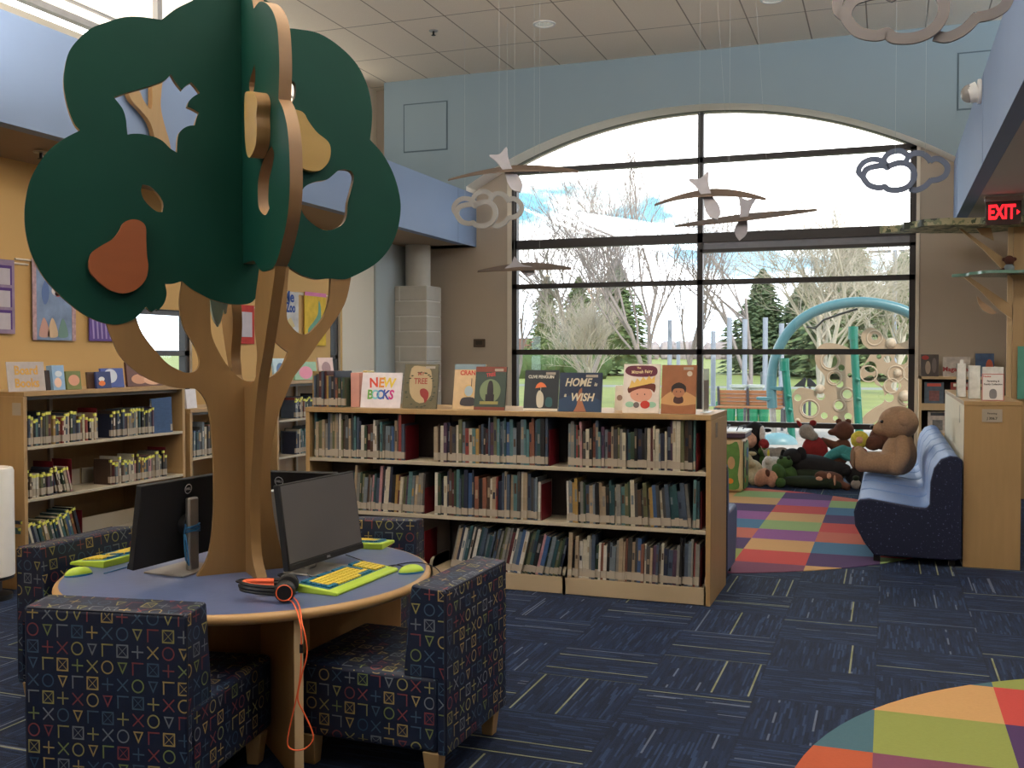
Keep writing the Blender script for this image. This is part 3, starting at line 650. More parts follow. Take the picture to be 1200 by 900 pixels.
def add_book(M,t,d,h,label,group,kind='book',lab=True,tape=False,cn=None):
    if NB[0]>=292:
        cn=R.choices([b[0] for b in BC],BW)[0]; mb,ms_=book_mesh(t,d,h,cn,R.choice(['cream','off-white','mustard','navy']))
        ms_+= [lab_w,lab_y]; mb.box(-.0004,t+.0004,-.0010,.02,.012,.056,3)
        if tape: mb.box(-.0004,t+.0004,-.0012,.012,h-.022,h-.004,4)
        ix=[]
        for m_ in ms_:
            if m_ not in RESTM: RESTM.append(m_)
            ix.append(RESTM.index(m_))
        o=len(REST.v); REST.v+=[M@v for v in mb.v]; REST.f+=[[o+i for i in f] for f in mb.f]; REST.m+=[ix[i] for i in mb.m]; return None
    NB[0]+=1
    cn=cn or R.choices([b[0] for b in BC],BW)[0]; acc=R.choice(['tan','grey','navy','grey blue','tan','dark grey','brown'])
    mb,ms_=book_mesh(t,d,h,cn,acc); o=mb.build(kind,ms_,smooth=0); o.matrix_world=M
    if lab:
        lh=R.uniform(.040,.052); MB().box(-.0004,t+.0004,-.0010,.02,.012,.012+lh).build('spine_label',lab_w,o,smooth=0)
    if tape: MB().box(-.0004,t+.0004,-.0012,.012,h-.022,h-.004).build('spine_tape',lab_y,o,smooth=0)
    tag(o,label.format(c=cn),'book',group); return o
def fill(M,x0,x1,ztop,n_est,lean,hr,tr,place_,group,yj=(.012,.035),tape=False,dr=(.2,.24),skip=None,labfmt='{c} picture book'):
    x=x0; i=0; prev=0
    items=[]
    hb=R.uniform(*hr)
    while True:
        t=R.uniform(*tr); h=max(hr[0],min(hr[1],hb+R.gauss(0,.018)));
        if R.random()<.2: hb=R.uniform(*hr)
        a=(lean if not callable(lean) else lean((x-x0)/(x1-x0)))+R.gauss(0,.006); w=t/math.cos(a)
        if x+w+abs(math.sin(a))*h*.9*(a>0)>x1: break
        items.append((x,t,h,a)); x+=w+.0008
    for i,(xx,t,h,a) in enumerate(items):
        if skip and skip(i,len(items)): continue
        z=ztop+(math.sin(-a)*t if a<0 else 0)+(t*math.sin(a) if a>0 else 0)
        Mx=M@T(xx,R.uniform(*yj),z+.0012)@Matrix.Rotation(a,4,'Y')
        size='tall' if h>hr[0]+.6*(hr[1]-hr[0]) else ('short' if h<hr[0]+.3*(hr[1]-hr[0]) else 'medium')
        w_='thick' if t>tr[0]+.66*(tr[1]-tr[0]) else 'slim'
        add_book(Mx,t,R.uniform(*dr),h,'%s %s, %s from left, %s'%(w_,labfmt,ordn(i).replace('leftmost','first'),place_),group,tape=tape)
    return x
def bookend(M,x,z,label,h=.23,d=.2):
    mb=MB().box(0,.003,.03,.03+d,0,h).box(-.10,0,.05,.03+d-.03,0,.0015)
    o=mb.build('bookend',redm,bevel=.001); o.matrix_world=M@T(x,0,z+.001); return tag(o,label,'bookend','dark red steel bookends')
def divider(name,parent,x,z,h,d,m=metal_b):
    P=[(0,0),(0,h*.72),(.012,h*.9),(.04,h),(d,h),(d,0)]
    return MB().prism(P,x,x+.011,lambda a,b_,w:(w,a,b_)).build(name,m,parent)
# long bookcase in the middle, its front at Y=6.14
CX0,CX1,CY=-3.76,-.985,6.141
bc=thing('bookcase','long low wooden bookcase full of picture books between table and arched window','bookcase',(CX0,CY,0)); LN=CX1-CX0
MB().box(0,LN,-.005,.64,1.115,1.148).build('top_board',maple,bc,bevel=.003)
MB().box(0,.03,0,.635,0,1.115).build('end_panel',maple,bc,bevel=.003); MB().box(LN-.03,LN,0,.635,0,1.115).build('end_panel',maple,bc,bevel=.003)
MB().box(.03,LN-.03,.31,.325,.1,1.115).build('centre_back',metal_d,bc)
BX=[.03,.942,1.857,LN-.03]; SZ=[.802,.452,.105]
for s,z in enumerate(SZ):
    for k in range(3):
        a,b_=BX[k],BX[k+1]
        sh=MB().box(a,b_,.008,.30,z-.018,z).box(a,b_,.0,.012,z-(.022 if s<2 else .10),z+.002)
        sh.build('metal_shelf' if s<2 else 'kick_shelf',metal_b if s<2 else kick,bc,bevel=.0015)
        divider('shelf_bracket',bc,a+.002,z,.17,.27); divider('shelf_bracket',bc,b_-.008,z,.17,.27)
for x in (BX[1],BX[2]):
    MB().box(x-.014,x+.014,.285,.31,.1,1.11).build('upright',metal_d,bc)
for k in range(3): MB().box(BX[k],BX[k+1],.335,.63,.1,.12).box(BX[k],BX[k+1],.335,.63,.45,.468).box(BX[k],BX[k+1],.335,.63,.80,.818).build('rear_shelf',metal_b,bc)
MB().box(LN,LN+.003,.17,.235,1.0,1.09).build('label_holder',mat('grey label holder',(120,112,104)),bc)
M0=T(CX0,CY,0); bays=['left','middle','right']; rows=['top','middle','bottom']
def sk(px_cut):   # leave out books wholly hidden at the left of a row
    return None
for k in (2,1,0):
    for s,z in enumerate(SZ):
        a,b_=BX[k]+.014,BX[k+1]-.012
        pl_='%s shelf, %s bay, long bookcase'%(rows[s],bays[k]); g='picture books on the %s shelf of the long bookcase'%rows[s]
        end={(0,0):.79,(0,1):.89,(0,2):.94,(1,0):.97,(1,1):.85,(1,2):.92,(2,0):.5,(2,1):1.04,(2,2):.99}[(s,k)]
        lean={(0,0):.01,(0,1):0,(0,2):.0,(1,0):.07,(1,1):.01,(2,1):.23,(2,2):.03}.get((s,k),0)
        if (s,k)==(1,2): lean=lambda f:-.02-.16*max(0,f-.45)
        hr=(.225,.305) if s<2 else (.22,.30)
        if s==2: hr=(.215,.295)
        x1=a+(b_-a)*end
        skip=None
        if (s,k)==(1,0): skip=lambda i,n:i<n*.27
        if (s,k)==(2,1): skip=lambda i,n:i<n*.1
        if (s,k)==(2,0):
            bookend(M0,BX[1]-.06,z,'dark red bookend in the empty bottom left bay, long bookcase'); continue
        x=fill(M0,a+.006,x1,z,0,lean,hr,(.011,.027),pl_,g,skip=skip)
        if (s,k)!=(1,2): bookend(M0,x+.006 if not(s==2 and k==1) else x1+.03,z,'dark red bookend closing the %s'%pl_)
        else: 
            x=fill(M0,x1+.0,x1+.06,z,0,0,hr,(.014,.02),pl_.replace(', middle',', upright, middle').replace(', right',', upright, right'),g); bookend(M0,x+.006,z,'dark red bookend closing the %s'%pl_)
# books standing spine out on top at the left end
NB[0]-=16; _bw=BW[:]; BW[:]=[7,6,3,4,2,6,4,1,1,0.6,0.6,2,8,7,8,2,2,4,2,0,2]
x=fill(T(CX0,CY+.02,0),.03,.29,1.149,0,0,(.20,.245),(.013,.022),'standing on top of the long bookcase','new books in a row on top of the long bookcase',labfmt='{c} book')
BW[:]=_bw
# face-out books
def face_book(name,label,px0,px1,py0,py1,y,cn,draw,t=.012,tilt=-10,extra=None):
    a=on(px0,py1,1,y); b_=on(px1,py1,1,y); c_=on((px0+px1)/2,py0,1,y); w=b_.x-a.x; h=(c_.z-1.149)/math.cos(math.radians(tilt))
    root=thing(name,label,'book' if 'sign' not in name else 'sign',((a.x+b_.x)/2,y,1.150),0,rot=(math.radians(tilt),0,0))
    cm=mat(cn[0]+' cover art',cn[1],.4,var=.18,scale=20)
    MB().box(-w/2,w/2,0,.0022,0,h,0).box(-w/2,w/2,t-.002,t,0,h,0).box(w/2-.0022,w/2,0,t,0,h,0).build('cover',cm,root,smooth=0)
    if t>.006: MB().box(-w/2+.003,w/2-.003,.0022,t-.002,.003,h-.003).build('page_block',pages,root)
    draw(root,w,h)
    return root
def shape(root,pts,c,cname,d=-.0006,n=3,name='printed_shape'):
    return plate_mesh([cat_rom(pts,n) if len(pts)>4 else [p[:2] for p in pts]],.0008,lambda x,y,w:(x,d-w,y)).build(name,mat(cname,c,.5,var=.06),root)
def circ(cx,cy,rx,ry=None,n=16): ry=ry or rx; return [(cx+rx*math.cos(2*PI*i/n),cy+ry*math.sin(2*PI*i/n)) for i in range(n)]
def tx(root,s,size,c,cname,x,z,shear=0,sx=1,rot=0,space=1): return text(s,size,mat(cname,c,.5,var=.02),root,T(x,-.0016,z)@FRONT@Matrix.Rotation(rot,4,'Z'),.0004,shear=shear,sx=sx,space=space)
def sticker(root,w,h): MB().box(w*.12,w*.40,-.0022,-.0012,h-.03,h-.014).build('call_number_sticker',lab_w,root)
def d_new(r,w,h):
    cs=[('N',(214,70,50)),('E',(224,140,60)),('W',(226,196,70))]
    for i,(c_,k) in enumerate(cs): tx(r,c_,.092,k,'printed '+c_+str(i),-.060+i*.058,h*.70,rot=.1*(1-i),sx=.95)
    for i,(c_,k) in enumerate([('B',(110,170,80)),('O',(130,200,210)),('O',(60,110,190)),('K',(70,70,160)),('S',(210,50,140))]): tx(r,c_,.088,k,'printed b'+str(i),-.082+i*.040,h*.36,rot=-.04*i,sx=.9)
face_book('new_books_sign','white card sign reading NEW BOOKS in rainbow letters on the long bookcase',422,469,437,475,CY+.06,('white card',(224,216,222)),d_new,t=.003)
def d_tree(r,w,h):
    shape(r,[(-.3*w,.9*h),(0,.95*h),(.28*w,.85*h),(.32*w,.3*h),(0,.12*h),(-.3*w,.35*h)],(176,154,118),'cover beige ground')
    tx(r,'MY',.034,(150,70,52),'printed rust',0,h*.78); tx(r,'TREE',.055,(150,70,52),'printed rust',0,h*.61,sx=.8)
    shape(r,[(0,.42*h),(.12*w,.45*h),(.24*w,.38*h),(.25*w,.25*h),(.16*w,.12*h),(.12*w,.22*h),(.02*w,.3*h)],(140,36,32),'printed dark red bird',-.0016)
    for i in range(26):
        a=R.uniform(0,2*PI); x=.42*w*math.cos(a); z=h*.42+.4*h*math.sin(a)*.98
        if z<0.03*h or abs(x)>w*.46: continue
        shape(r,[(x-.012,z),(x,z+.006),(x+.012,z+.002),(x,z-.004)],(52,60,40),'printed leaf green',-.0016)
    sticker(r,w,h)
face_book('picture_book','olive picture book titled MY TREE with a red bird on the long bookcase',471,511,427,477,CY+.05,('olive brown',(96,88,60)),d_tree,t=.016)
def d_crank(r,w,h):
    MB().box(-w/2,w/2,-.001,-.0002,h*.88,h).build('printed_band',mat('printed grey blue',(120,140,150)),r)
    tx(r,'CRANK',.042,(186,52,40),'printed red',0.0,h*.80,sx=.95)
    shape(r,circ(.0,h*.40,.03,.035),(160,176,184),'printed window grey',-.0016); shape(r,[(-.05,.08*h),(-.05,.22*h),(-.02,.26*h),(.03,.26*h),(.05,.2*h),(.05,.08*h)],(50,46,50),'printed charcoal',-.0012)
    shape(r,[(-.03,.3*h),(-.025,.5*h),(.0,.54*h),(.025,.5*h),(.03,.3*h)],(206,172,100),'printed straw',-.001); MB().box(.015,.02,-.0015,-.0008,h*.5,h*.68).build('printed_line',mat('printed charcoal',(50,46,50)),r)
face_book('picture_book','pale orange picture book titled CRANK with a digger, partly behind the green one',530,566,427,475,CY+.10,('pale apricot',(206,176,132)),d_crank)
def d_tr2(r,w,h):
    shape(r,circ(0,h*.44,w*.34,w*.36),(112,128,92),'printed sage'); MB().box(-w/2,w/2,-.001,-.0002,h*.88,h).box(-w/2,w/2,-.001,-.0002,0,h*.07).build('printed_band',mat('printed brick',(120,60,46)),r)
    tx(r,'TREE',.032,(196,60,60),'printed rose',-.0,h*.81,sx=.9,rot=.12); shape(r,[(-.015,.3*h),(-.02,.5*h),(-.01,.66*h),(.012,.66*h),(.022,.5*h),(.02,.3*h)],(34,26,30),'printed near black',-.0016)
    shape(r,[(-.03,.2*h),(-.03,.36*h),(.03,.36*h),(.03,.2*h)],(38,30,34),'printed near black',-.0016); MB().box(-w*.32,w*.28,-.0016,-.0008,h*.13,h*.20).build('printed_band',mat('printed olive gold',(150,140,80)),r)
    sticker(r,w,h)
face_book('picture_book','dark green picture book with a sage circle, in front of the CRANK book',555,591,430,478,CY+.035,('forest green',(44,60,44)),d_tr2,t=.014)
def d_peng(r,w,h):
    tx(r,'CLIVE PENGUIN',.027,(214,210,196),'printed bone',-.004,h*.83,sx=.9)
    shape(r,[(-.04,.55*h,1),(-.03,.64*h),(-.006,.70*h),(.02,.66*h),(.036,.58*h,1),(.0,.575*h)],(222,116,66),'printed orange umbrella',-.0016)
    MB().box(-.004,-.002,-.0016,-.0008,h*.3,h*.6).build('printed_line',mat('printed bone',(214,210,196)),r)
    shape(r,[(-.02,.1*h),(-.03,.3*h),(-.025,.44*h),(-.01,.50*h),(.012,.42*h),(.02,.28*h),(.014,.1*h)],(200,194,176),'printed bone figure',-.0012)
    shape(r,[(.035,.12*h),(.035,.3*h),(.055,.34*h),(.075,.3*h),(.075,.12*h)],(44,88,92),'printed sea teal',-.0012); MB().box(-w/2,w/2,-.001,-.0002,0,h*.06).build('printed_band',mat('printed bone',(200,194,176)),r); sticker(r,w,h)
face_book('picture_book','black picture book titled CLIVE PENGUIN with an orange umbrella',613,653,434,478,CY+.05,('charcoal',(36,40,44)),d_peng)
def d_home(r,w,h):
    shape(r,[(-.5*w,0,1),(-.5*w,.3*h,1),(-.2*w,.42*h),(0,.3*h),(.25*w,.4*h),(.5*w,.28*h,1),(.5*w,0,1)],(34,60,92),'printed wave blue'); shape(r,[(-.14*w,0,1),(-.06*w,.2*h),(-.04*w,.5*h),(.04*w,.6*h),(.05*w,.3*h),(.16*w,0,1)],(150,96,70),'printed brown tree',-.001)
    tx(r,'HOME',.070,(200,190,166),'printed sand',-.018,h*.74,shear=.25,sx=.85); tx(r,'is',.032,(170,160,140),'printed sand',.098,h*.70,shear=.25); tx(r,'a',.036,(200,190,166),'printed sand',-.098,h*.42,shear=.25); tx(r,'WISH',.068,(200,190,166),'printed sand',.012,h*.36,shear=.25,sx=.9); sticker(r,w,h)
face_book('picture_book','wide dark blue picture book titled HOME is a WISH beside the penguin book',654,704,437,480,CY+.045,('night blue',(30,44,70)),d_home)
def d_small(r,w,h): shape(r,circ(0,h*.5,w*.3,w*.3),(150,120,104),'printed brown spot')
face_book('card_sign','small white card behind the books left of the crown book',720,731,452,476,CY+.3,('cream card',(220,210,196)),d_small,t=.003)
def d_mitz(r,w,h):
    shape(r,[(-.46*w,.84*h),(-.38*w,.95*h),(-.1*w,.97*h),(.3*w,.96*h),(.42*w,.88*h),(.36*w,.76*h),(0,.74*h),(-.3*w,.76*h)],(98,34,58),'printed plum cloud',-.001)
    tx(r,'The',.016,(222,198,150),'printed pale gold',-.02,h*.92); tx(r,'Mitzvah Fairy',.027,(222,198,150),'printed pale gold',0,h*.84,rot=.05,sx=.8,space=1.1)
    shape(r,circ(0,h*.38,w*.30,h*.16),(214,156,134),'printed skin',-.0012); shape(r,[(-.34*w,.40*h),(-.36*w,.52*h),(-.1*w,.56*h),(.2*w,.6*h),(.38*w,.58*h),(.36*w,.42*h),(.26*w,.48*h),(0,.50*h),(-.22*w,.45*h)],(104,46,34),'printed auburn',-.0018)
    cr=[(-.34*w,.5*h),(.36*w,.62*h),(.36*w,.76*h),(.27*w,.69*h),(.2*w,.76*h),(.12*w,.67*h),(.04*w,.74*h),(-.04*w,.64*h),(-.12*w,.71*h),(-.19*w,.61*h),(-.27*w,.67*h)]
    plate_mesh([cr],.0008,lambda x,y,q:(x,-.0026-q,y)).build('printed_shape',mat('printed crown gold',(224,186,104)),r)
    for sx in (-.1,.1): shape(r,circ(sx*w,h*.38,.0035,.0045),(30,20,20),'printed near black',-.0022)
    for sx in (-.3,.3): shape(r,circ(sx*w,h*.17,w*.12,h*.06),(150,196,170),'printed mint wing',-.001)
    shape(r,circ(.12*w,h*.17,w*.13,h*.08),(206,66,74),'printed red',-.0014); shape(r,circ(-.12*w,h*.16,w*.08,h*.06),(110,100,100),'printed grey cat',-.0014)
face_book('picture_book','white picture book titled The Mitzvah Fairy with a crowned child',729,772,427,481,CY+.04,('white picture',(222,212,204)),d_mitz)
def d_brown(r,w,h):
    shape(r,[(-.5*w,.3*h,1),(-.3*w,.42*h),(0,.5*h),(.3*w,.42*h),(.5*w,.34*h,1),(.5*w,.2*h,1),(0,.16*h),(-.5*w,.2*h,1)],(196,150,100),'printed sand wave'); shape(r,circ(0,h*.46,w*.17,h*.13),(172,116,84),'printed brown skin',-.0014)
    shape(r,[(-.19*w,.42*h),(-.2*w,.56*h),(0,.64*h),(.2*w,.56*h),(.19*w,.42*h),(.14*w,.5*h),(0,.52*h),(-.14*w,.5*h)],(30,24,28),'printed near black',-.002); shape(r,[(-.1*w,.36*h),(-.14*w,.24*h),(.0,.2*h),(.14*w,.24*h),(.1*w,.36*h)],(70,40,36),'printed dark brown',-.0012)
    shape(r,circ(.3*w,h*.82,.016),(206,196,180),'printed medal',-.0014); 
    for sx in (-.06,.06): shape(r,circ(sx*w,h*.45,.003,.004),(30,20,20),'printed near black',-.0026)
    sticker(r,w,h)
face_book('picture_book','copper brown picture book with a dark haired child, rightmost on the long bookcase',774,815,428,482,CY+.035,('copper',(152,98,66)),d_brown)
for i,(px0,px1,y,l) in enumerate(((822,826,CY+.16,'thin clear acrylic sign holder on the right end of the long bookcase'),)):
    a=on(824,480,1,y); t=thing('sign_holder',l,'holder',(a.x,y,1.149)); MB().box(-.002,.002,0,.2,0,.27).build('upright_sheet',clear,t); MB().box(-.02,.03,0,.2,0,.003).build('foot',clear,t); MB().box(.002,.004,.02,.19,.02,.2).build('card',mat('grey card',(120,110,104)),t)
a=on(421,475,1,CY+.12); t=thing('book_stack','pink and gold wrapped book leaning behind the NEW BOOKS sign','book',(a.x,CY+.1,1.149)); t.name='gift_book'
MB().box(-.055,.01,.0,.18,0,.235).build('cover',mat('pink paper cover',(206,150,140)),t,bevel=.002); MB().box(.012,.05,.05,.15,0,.25).build('foil_wrap',mat('gold foil',(206,186,130),.25,.5),t,bevel=.004)
# -------- shelves along the yellow wall (facing +X): local x runs along +Y
def wall_unit(name,label,x,y0,bays_,H,SZs,d=.42,endlab=False):
    t=thing(name,label,'bookcase',(x,y0,0),PI/2); L_=sum(bays_)+.06
    MB().box(0,L_,-.005,d,H-.03,H).build('top_board',maple,t,bevel=.003)
    MB().box(0,.03,0,d,0,H-.03).build('end_panel',maple,t,bevel=.003); MB().box(L_-.03,L_,0,d,0,H-.03).build('end_panel',maple,t,bevel=.003)
    MB().box(.03,L_-.03,d-.02,d-.005,.05,H-.03).build('back_panel',maple,t)
    e=[.03]
    for b_ in bays_: e.append(e[-1]+b_)
    for z in SZs:
        for k in range(len(bays_)):
            MB().box(e[k],e[k+1],.0,.30,z-.02,z).build('metal_shelf',metal_b,t,bevel=.002)
            divider('shelf_bracket',t,e[k+1]-.008,z,.17,.27); divider('shelf_bracket',t,e[k]+.002,z,.17,.27)
            MB().box(e[k]+.01,e[k+1]-.01,.29,.295,z,z+.11).build('rear_lip',metal_b,t)
    for k in range(1,len(bays_)):
        MB().box(e[k]-.016,e[k]+.016,d-.045,d-.022,.05,H-.03).build('slotted_upright',metal_b,t)
    for k in range(len(bays_)): MB().box(e[k],e[k+1],.05,.30,H-.055,H-.032).build('canopy_bracket',mat('dull grey steel',(120,116,110),.5),t)
    MB().box(.03,L_-.03,.01,.03,0,.09).build('kick_plate',maple_d,t)
    return t,e
XA=-5.16
ua,ea=wall_unit('bookcase','wooden board book shelf unit under the Board Books sign by the yellow wall',XA,5.06,[.77,.77],1.27,[.915,.58,.22],d=.6)
MB().box(-.002,0,.02,.09,1.12,1.2).build('label_card',lab_w,ua)
ub,eb=wall_unit('bookcase','lower wooden shelf unit behind the tree trunk by the yellow wall',XA,6.72,[1.05],1.08,[.69,.34,.1])
uc,ec=wall_unit('bookcase','far wooden shelf unit by the yellow wall, seen right of the trunk',XA,7.95,[.9,.9],1.27,[.915,.58,.22])
def mu(u): return T(*u.location)@Matrix.Rotation(PI/2,4,'Z')
bh=(.15,.20)
def bf(u,e,k,z,x0,x1,lean,nm,tape=True,hr=bh,be=True,tr=(.012,.022)):
    a=e[k]+.01+x0; b_=e[k]+x1
    x=fill(mu(u),a,b_,z,0,lean,hr,tr,nm,'board books on the shelves by the yellow wall',tape=tape,dr=(.14,.18),labfmt='{c} board book')
    if be: bookend(mu(u),x+.006,z,'dark red bookend on '+nm,h=.22,d=.17)
o=add_book(mu(ua)@T(1.45,-.0,.916)@Matrix.Rotation(-.05,4,'Y')@Matrix.Rotation(1.45,4,'Z'),.02,.20,.27,'large blue picture book shown face out at the right end under Board Books','large face out books',cn='blue',lab=True)
bf(ua,ea,0,.915,.0,.66,0,'top shelf, left bay under the Board Books sign',hr=(.15,.22))
bf(ua,ea,1,.915,.0,.52,0,'top shelf, right bay under the Board Books sign',be=False,hr=(.17,.2))
bf(ua,ea,0,.58,.0,.25,0,'middle shelf, left bay under the Board Books sign')
bf(ua,ea,0,.58,.26,.40,-.25,'leaning on the middle shelf under the Board Books sign',hr=(.15,.18))
bf(ua,ea,1,.58,.0,.60,0,'middle shelf, right bay under the Board Books sign')
bf(ua,ea,0,.22,.0,.50,-.3,'lowest shelf, left bay under the Board Books sign',hr=(.18,.26),tr=(.016,.03))
bf(ub,eb,0,.69,.02,.55,0,'upper shelf of the unit behind the trunk',hr=(.2,.28),tape=False,be=False,tr=(.02,.03))
bf(uc,ec,0,.915,.3,.7,0,'top shelf of the far unit, left bay',hr=(.17,.22))
bf(uc,ec,1,.915,.0,.4,0,'top shelf of the far unit, right bay',hr=(.17,.22),be=False)
bf(uc,ec,0,.58,.3,.8,0,'middle shelf of the far unit, left bay',hr=(.17,.25),tape=False)
bf(uc,ec,1,.58,.0,.4,0,'middle shelf of the far unit, right bay',hr=(.2,.24),be=False)
REST.build('books',RESTM,smooth=0); tag(COL.objects['books'],'remaining small books on the wall shelves and in the long bookcase left bay','books',kind='stuff')
# display items on top of the board book unit (face +X)
def top_item(name,label,cat_,px0,px1,py0,zt,x,c,draw=None,t=.02,tilt=-6):
    a=on(px0,450,0,x); b_=on(px1,450,0,x); top_=on((px0+px1)/2,py0,0,x); w=b_.y-a.y; h=top_.z-zt
    root=thing(name,label,cat_,(x,(a.y+b_.y)/2,zt+.001)); root.rotation_euler=(math.radians(tilt),0,PI/2)
    MB().box(-w/2,w/2,0,t,0,h).build('cover' if cat_=='book' else 'card',mat(c[0],c[1],.45,var=.15,scale=25),root,bevel=.0015)
    if draw: draw(root,w,h)
    return root
def d_bb(r,w,h):
    tx(r,'Board',.08,(204,158,76),'printed ochre',0,h*.70); tx(r,'Books',.08,(204,158,76),'printed ochre',0,h*.27)
top_item('board_books_sign','grey card sign reading Board Books on the shelf by the yellow wall','sign',10,54,424,1.27,-5.22,('grey sign card',(176,168,166)),d_bb,t=.004)
def dots(cs):
    def f(r,w,h):
        for i,(x,z,a,b_,c,n) in enumerate(cs): shape(r,circ(x*w,z*h,a*w,b_*h,12),c,n,-.0008-.0005*i)
    return f
top_item('board_book','dark narrow board book beside the Board Books sign','book',55,60,434,1.27,-5.24,('dark brown cover',(60,50,50)))
top_item('board_book','light blue board book standing beside the Board Books sign','book',63,77,428,1.27,-5.22,('light blue cover',(140,176,214)),dots([(0,.65,.3,.12,(206,216,226),'printed pale'),(-.1,.3,.3,.2,(226,190,170),'printed blush')]),t=.05)
top_item('board_book','green board book with a pink oval on the shelf top','book',79,96,435,1.27,-5.22,('moss green cover',(112,122,66)),dots([(0,.5,.38,.3,(206,150,124),'printed pink oval')]),t=.02)
top_item('board_book','small brown board book left of the navy one on the shelf top','book',104,112,436,1.27,-5.24,('brown cover',(88,66,54)))
top_item('board_book','navy board book with a white and an orange shape in front of the moon book','book',114,131,435.5,1.27,-5.20,('deep navy cover',(34,50,106)),dots([(-.15,.55,.2,.14,(226,226,226),'printed white'),(-.15,.3,.22,.16,(224,120,50),'printed dress')]),t=.02)
top_item('board_book','blue and white board book with a pale moon behind the navy one','book',120,146,431.5,1.27,-5.27,('indigo cover',(62,82,156)),dots([(-.1,.6,.3,.36,(206,214,230),'printed moon')]),t=.02)
top_item('picture_book','large brown picture book with figures beside the trunk on the shelf top','book',150,196,424,1.27,-5.28,('umber cover',(96,60,50)),dots([(-.2,.3,.2,.2,(200,150,120),'printed blush2'),(.15,.25,.25,.2,(214,170,140),'printed peach'),(-.1,.6,.15,.2,(120,70,56),'printed russet'),(.3,.6,.12,.2,(150,40,40),'printed red2')]),t=.02)
top_item('picture_book','pink and green picture book on the far shelf unit top','book',346,372,424,1.27,-5.25,('soft green cover',(130,176,140)),dots([(0,.4,.3,.35,(222,130,160),'printed pink')]),t=.02)
top_item('picture_book','blue and white picture book right of the trunk on the far shelf top','book',322,338,420,1.27,-5.25,('pale blue cover',(170,200,216)),dots([(0,.5,.3,.3,(60,100,150),'printed mid blue')]),t=.02)
top_item('picture_book','pale pink picture book at the far shelf end behind the new books','book',375,392,419,1.27,-5.28,('pale pink cover',(214,180,170)),dots([(0,.5,.3,.3,(150,110,110),'printed mauve')]),t=.02)
top_item('notice_stand','white brochures on the lower shelf unit left of the trunk','brochure',219,231,456,1.08,-5.22,('brochure paper',(206,206,216)),None,t=.02)
# ---------------------------------------------------------------- bench sofa, bear, cabinet, right side
P=[(-.205,.43),(-.185,.452),(-.12,.462),(.2,.415),(.27,.412),(.288,.44),(.292,.60),(.315,.70),(.36,.765),(.42,.79),(.47,.785),(.50,.76),(.502,.06),(.44,.05),(-.08,.05),(-.15,.14),(-.215,.26),(-.225,.36)]
SY=7.87
so=thing('bench_sofa','long blue channelled bench sofa with dark speckled end, facing left by the cabinet','sofa',(0,SY,0))
k=0; y=.05; SW=.585
MB().prism(P,0,.05,lambda a,b_,q:(a,q,b_)).build('end_panel',sofa_end,so,bevel=.012,seg=3)
for i in range(6):
    Q=[(a+(.0 if a>.45 else 0),b_) for a,b_ in P[:11]]+[(.49,.755),(.49,.3),(-.18,.3)]
    MB().prism(Q,y+.009,y+SW-.009,lambda a,b_,q:(a,q,b_)).build('cushion_channel',sofa_top,so,bevel=.03,seg=3); y+=SW
MB().prism([(-.2,.34),(.48,.34),(.48,.06),(-.08,.055),(-.15,.14),(-.21,.26)],.05,y,lambda a,b_,q:(a,q,b_)).build('base',sofa_end,so)
for x in (-.065,.44):
    for yy in (.06,y-.1): MB().box(x-.022,x+.022,yy,yy+.045,0,.055).build('leg',blk,so)
# bear
fur=mat('tan plush fur',(150,120,94),.9,var=.25,scale=60,bmp=.6); furd=mat('brown plush pad',(120,92,70),.9,var=.2,scale=60,bmp=.4)
def fuzzy(mb,name,m,parent,vox=.014,disp=.006,sm=6):
    o=mb.build(name,m,parent)
    r=o.modifiers.new('remesh','REMESH'); r.mode='VOXEL'; r.voxel_size=vox; r.use_smooth_shade=True
    s=o.modifiers.new('smooth','SMOOTH'); s.iterations=sm; s.factor=.5
    return o
def limb(mb,pts,rs,n=14):
    pts=[Vector(p) for p in pts]
    mb.tube(cat3(pts,5),[rs[min(int(i/5),len(rs)-2)]+(rs[min(int(i/5)+1,len(rs)-1)]-rs[min(int(i/5),len(rs)-2)])*((i%5)/5) if i<5*(len(pts)-1) else rs[-1] for i in range(5*(len(pts)-1)+1)],n)
    mb.ell(pts[0],rs[0]); mb.ell(pts[-1],rs[-1]); return mb
bear=thing('teddy_bear','big tan teddy bear sitting on the far end of the blue bench sofa','teddy bear',(.04,9.60,.462),.08)
b=MB(); b.ell((.06,0,.17),(.15,.155,.18)); b.ell((.07,0,.28),(.11,.12,.10))
for s in (-1,1):
    limb(b,[(.02,s*.10,.095),(-.12,s*.13,.10),(-.24,s*.14,.10)],[.10,.085,.075]); b.ell((-.27,s*.14,.13),(.065,.075,.105))
    limb(b,[(.07,s*.13,.30),(.08,s*.20,.17),(.03,s*.19,.07)],[.06,.062,.06])
fuzzy(b,'body',fur,bear)
h=MB(); h.ell((.05,0,.45),(.17,.16,.15)); h.ell((-.08,0,.40),(.085,.08,.065)); h.ell((-.125,0,.395),(.045,.05,.045)); fuzzy(h,'head',fur,bear,.012)
for s in (-1,1):
    e=MB(); e.ell((.08,s*.15,.50),(.06,.028,.07),M=rotm(0,0,.3*s)); fuzzy(e,'ear',fur,bear,.01)
    MB().ell((-.092,s*.085,.465),.015).build('eye',mat('dark button eye',(20,16,14),.2),bear); 
    MB().ell((-.325,s*.14,.13),(.016,.05,.08)).build('foot_pad',furd,COL.objects['body'] if False else bear)
MB().ell((-.17,0,.41),(.016,.028,.02)).build('nose',mat('dark nose',(30,22,20),.4),bear)
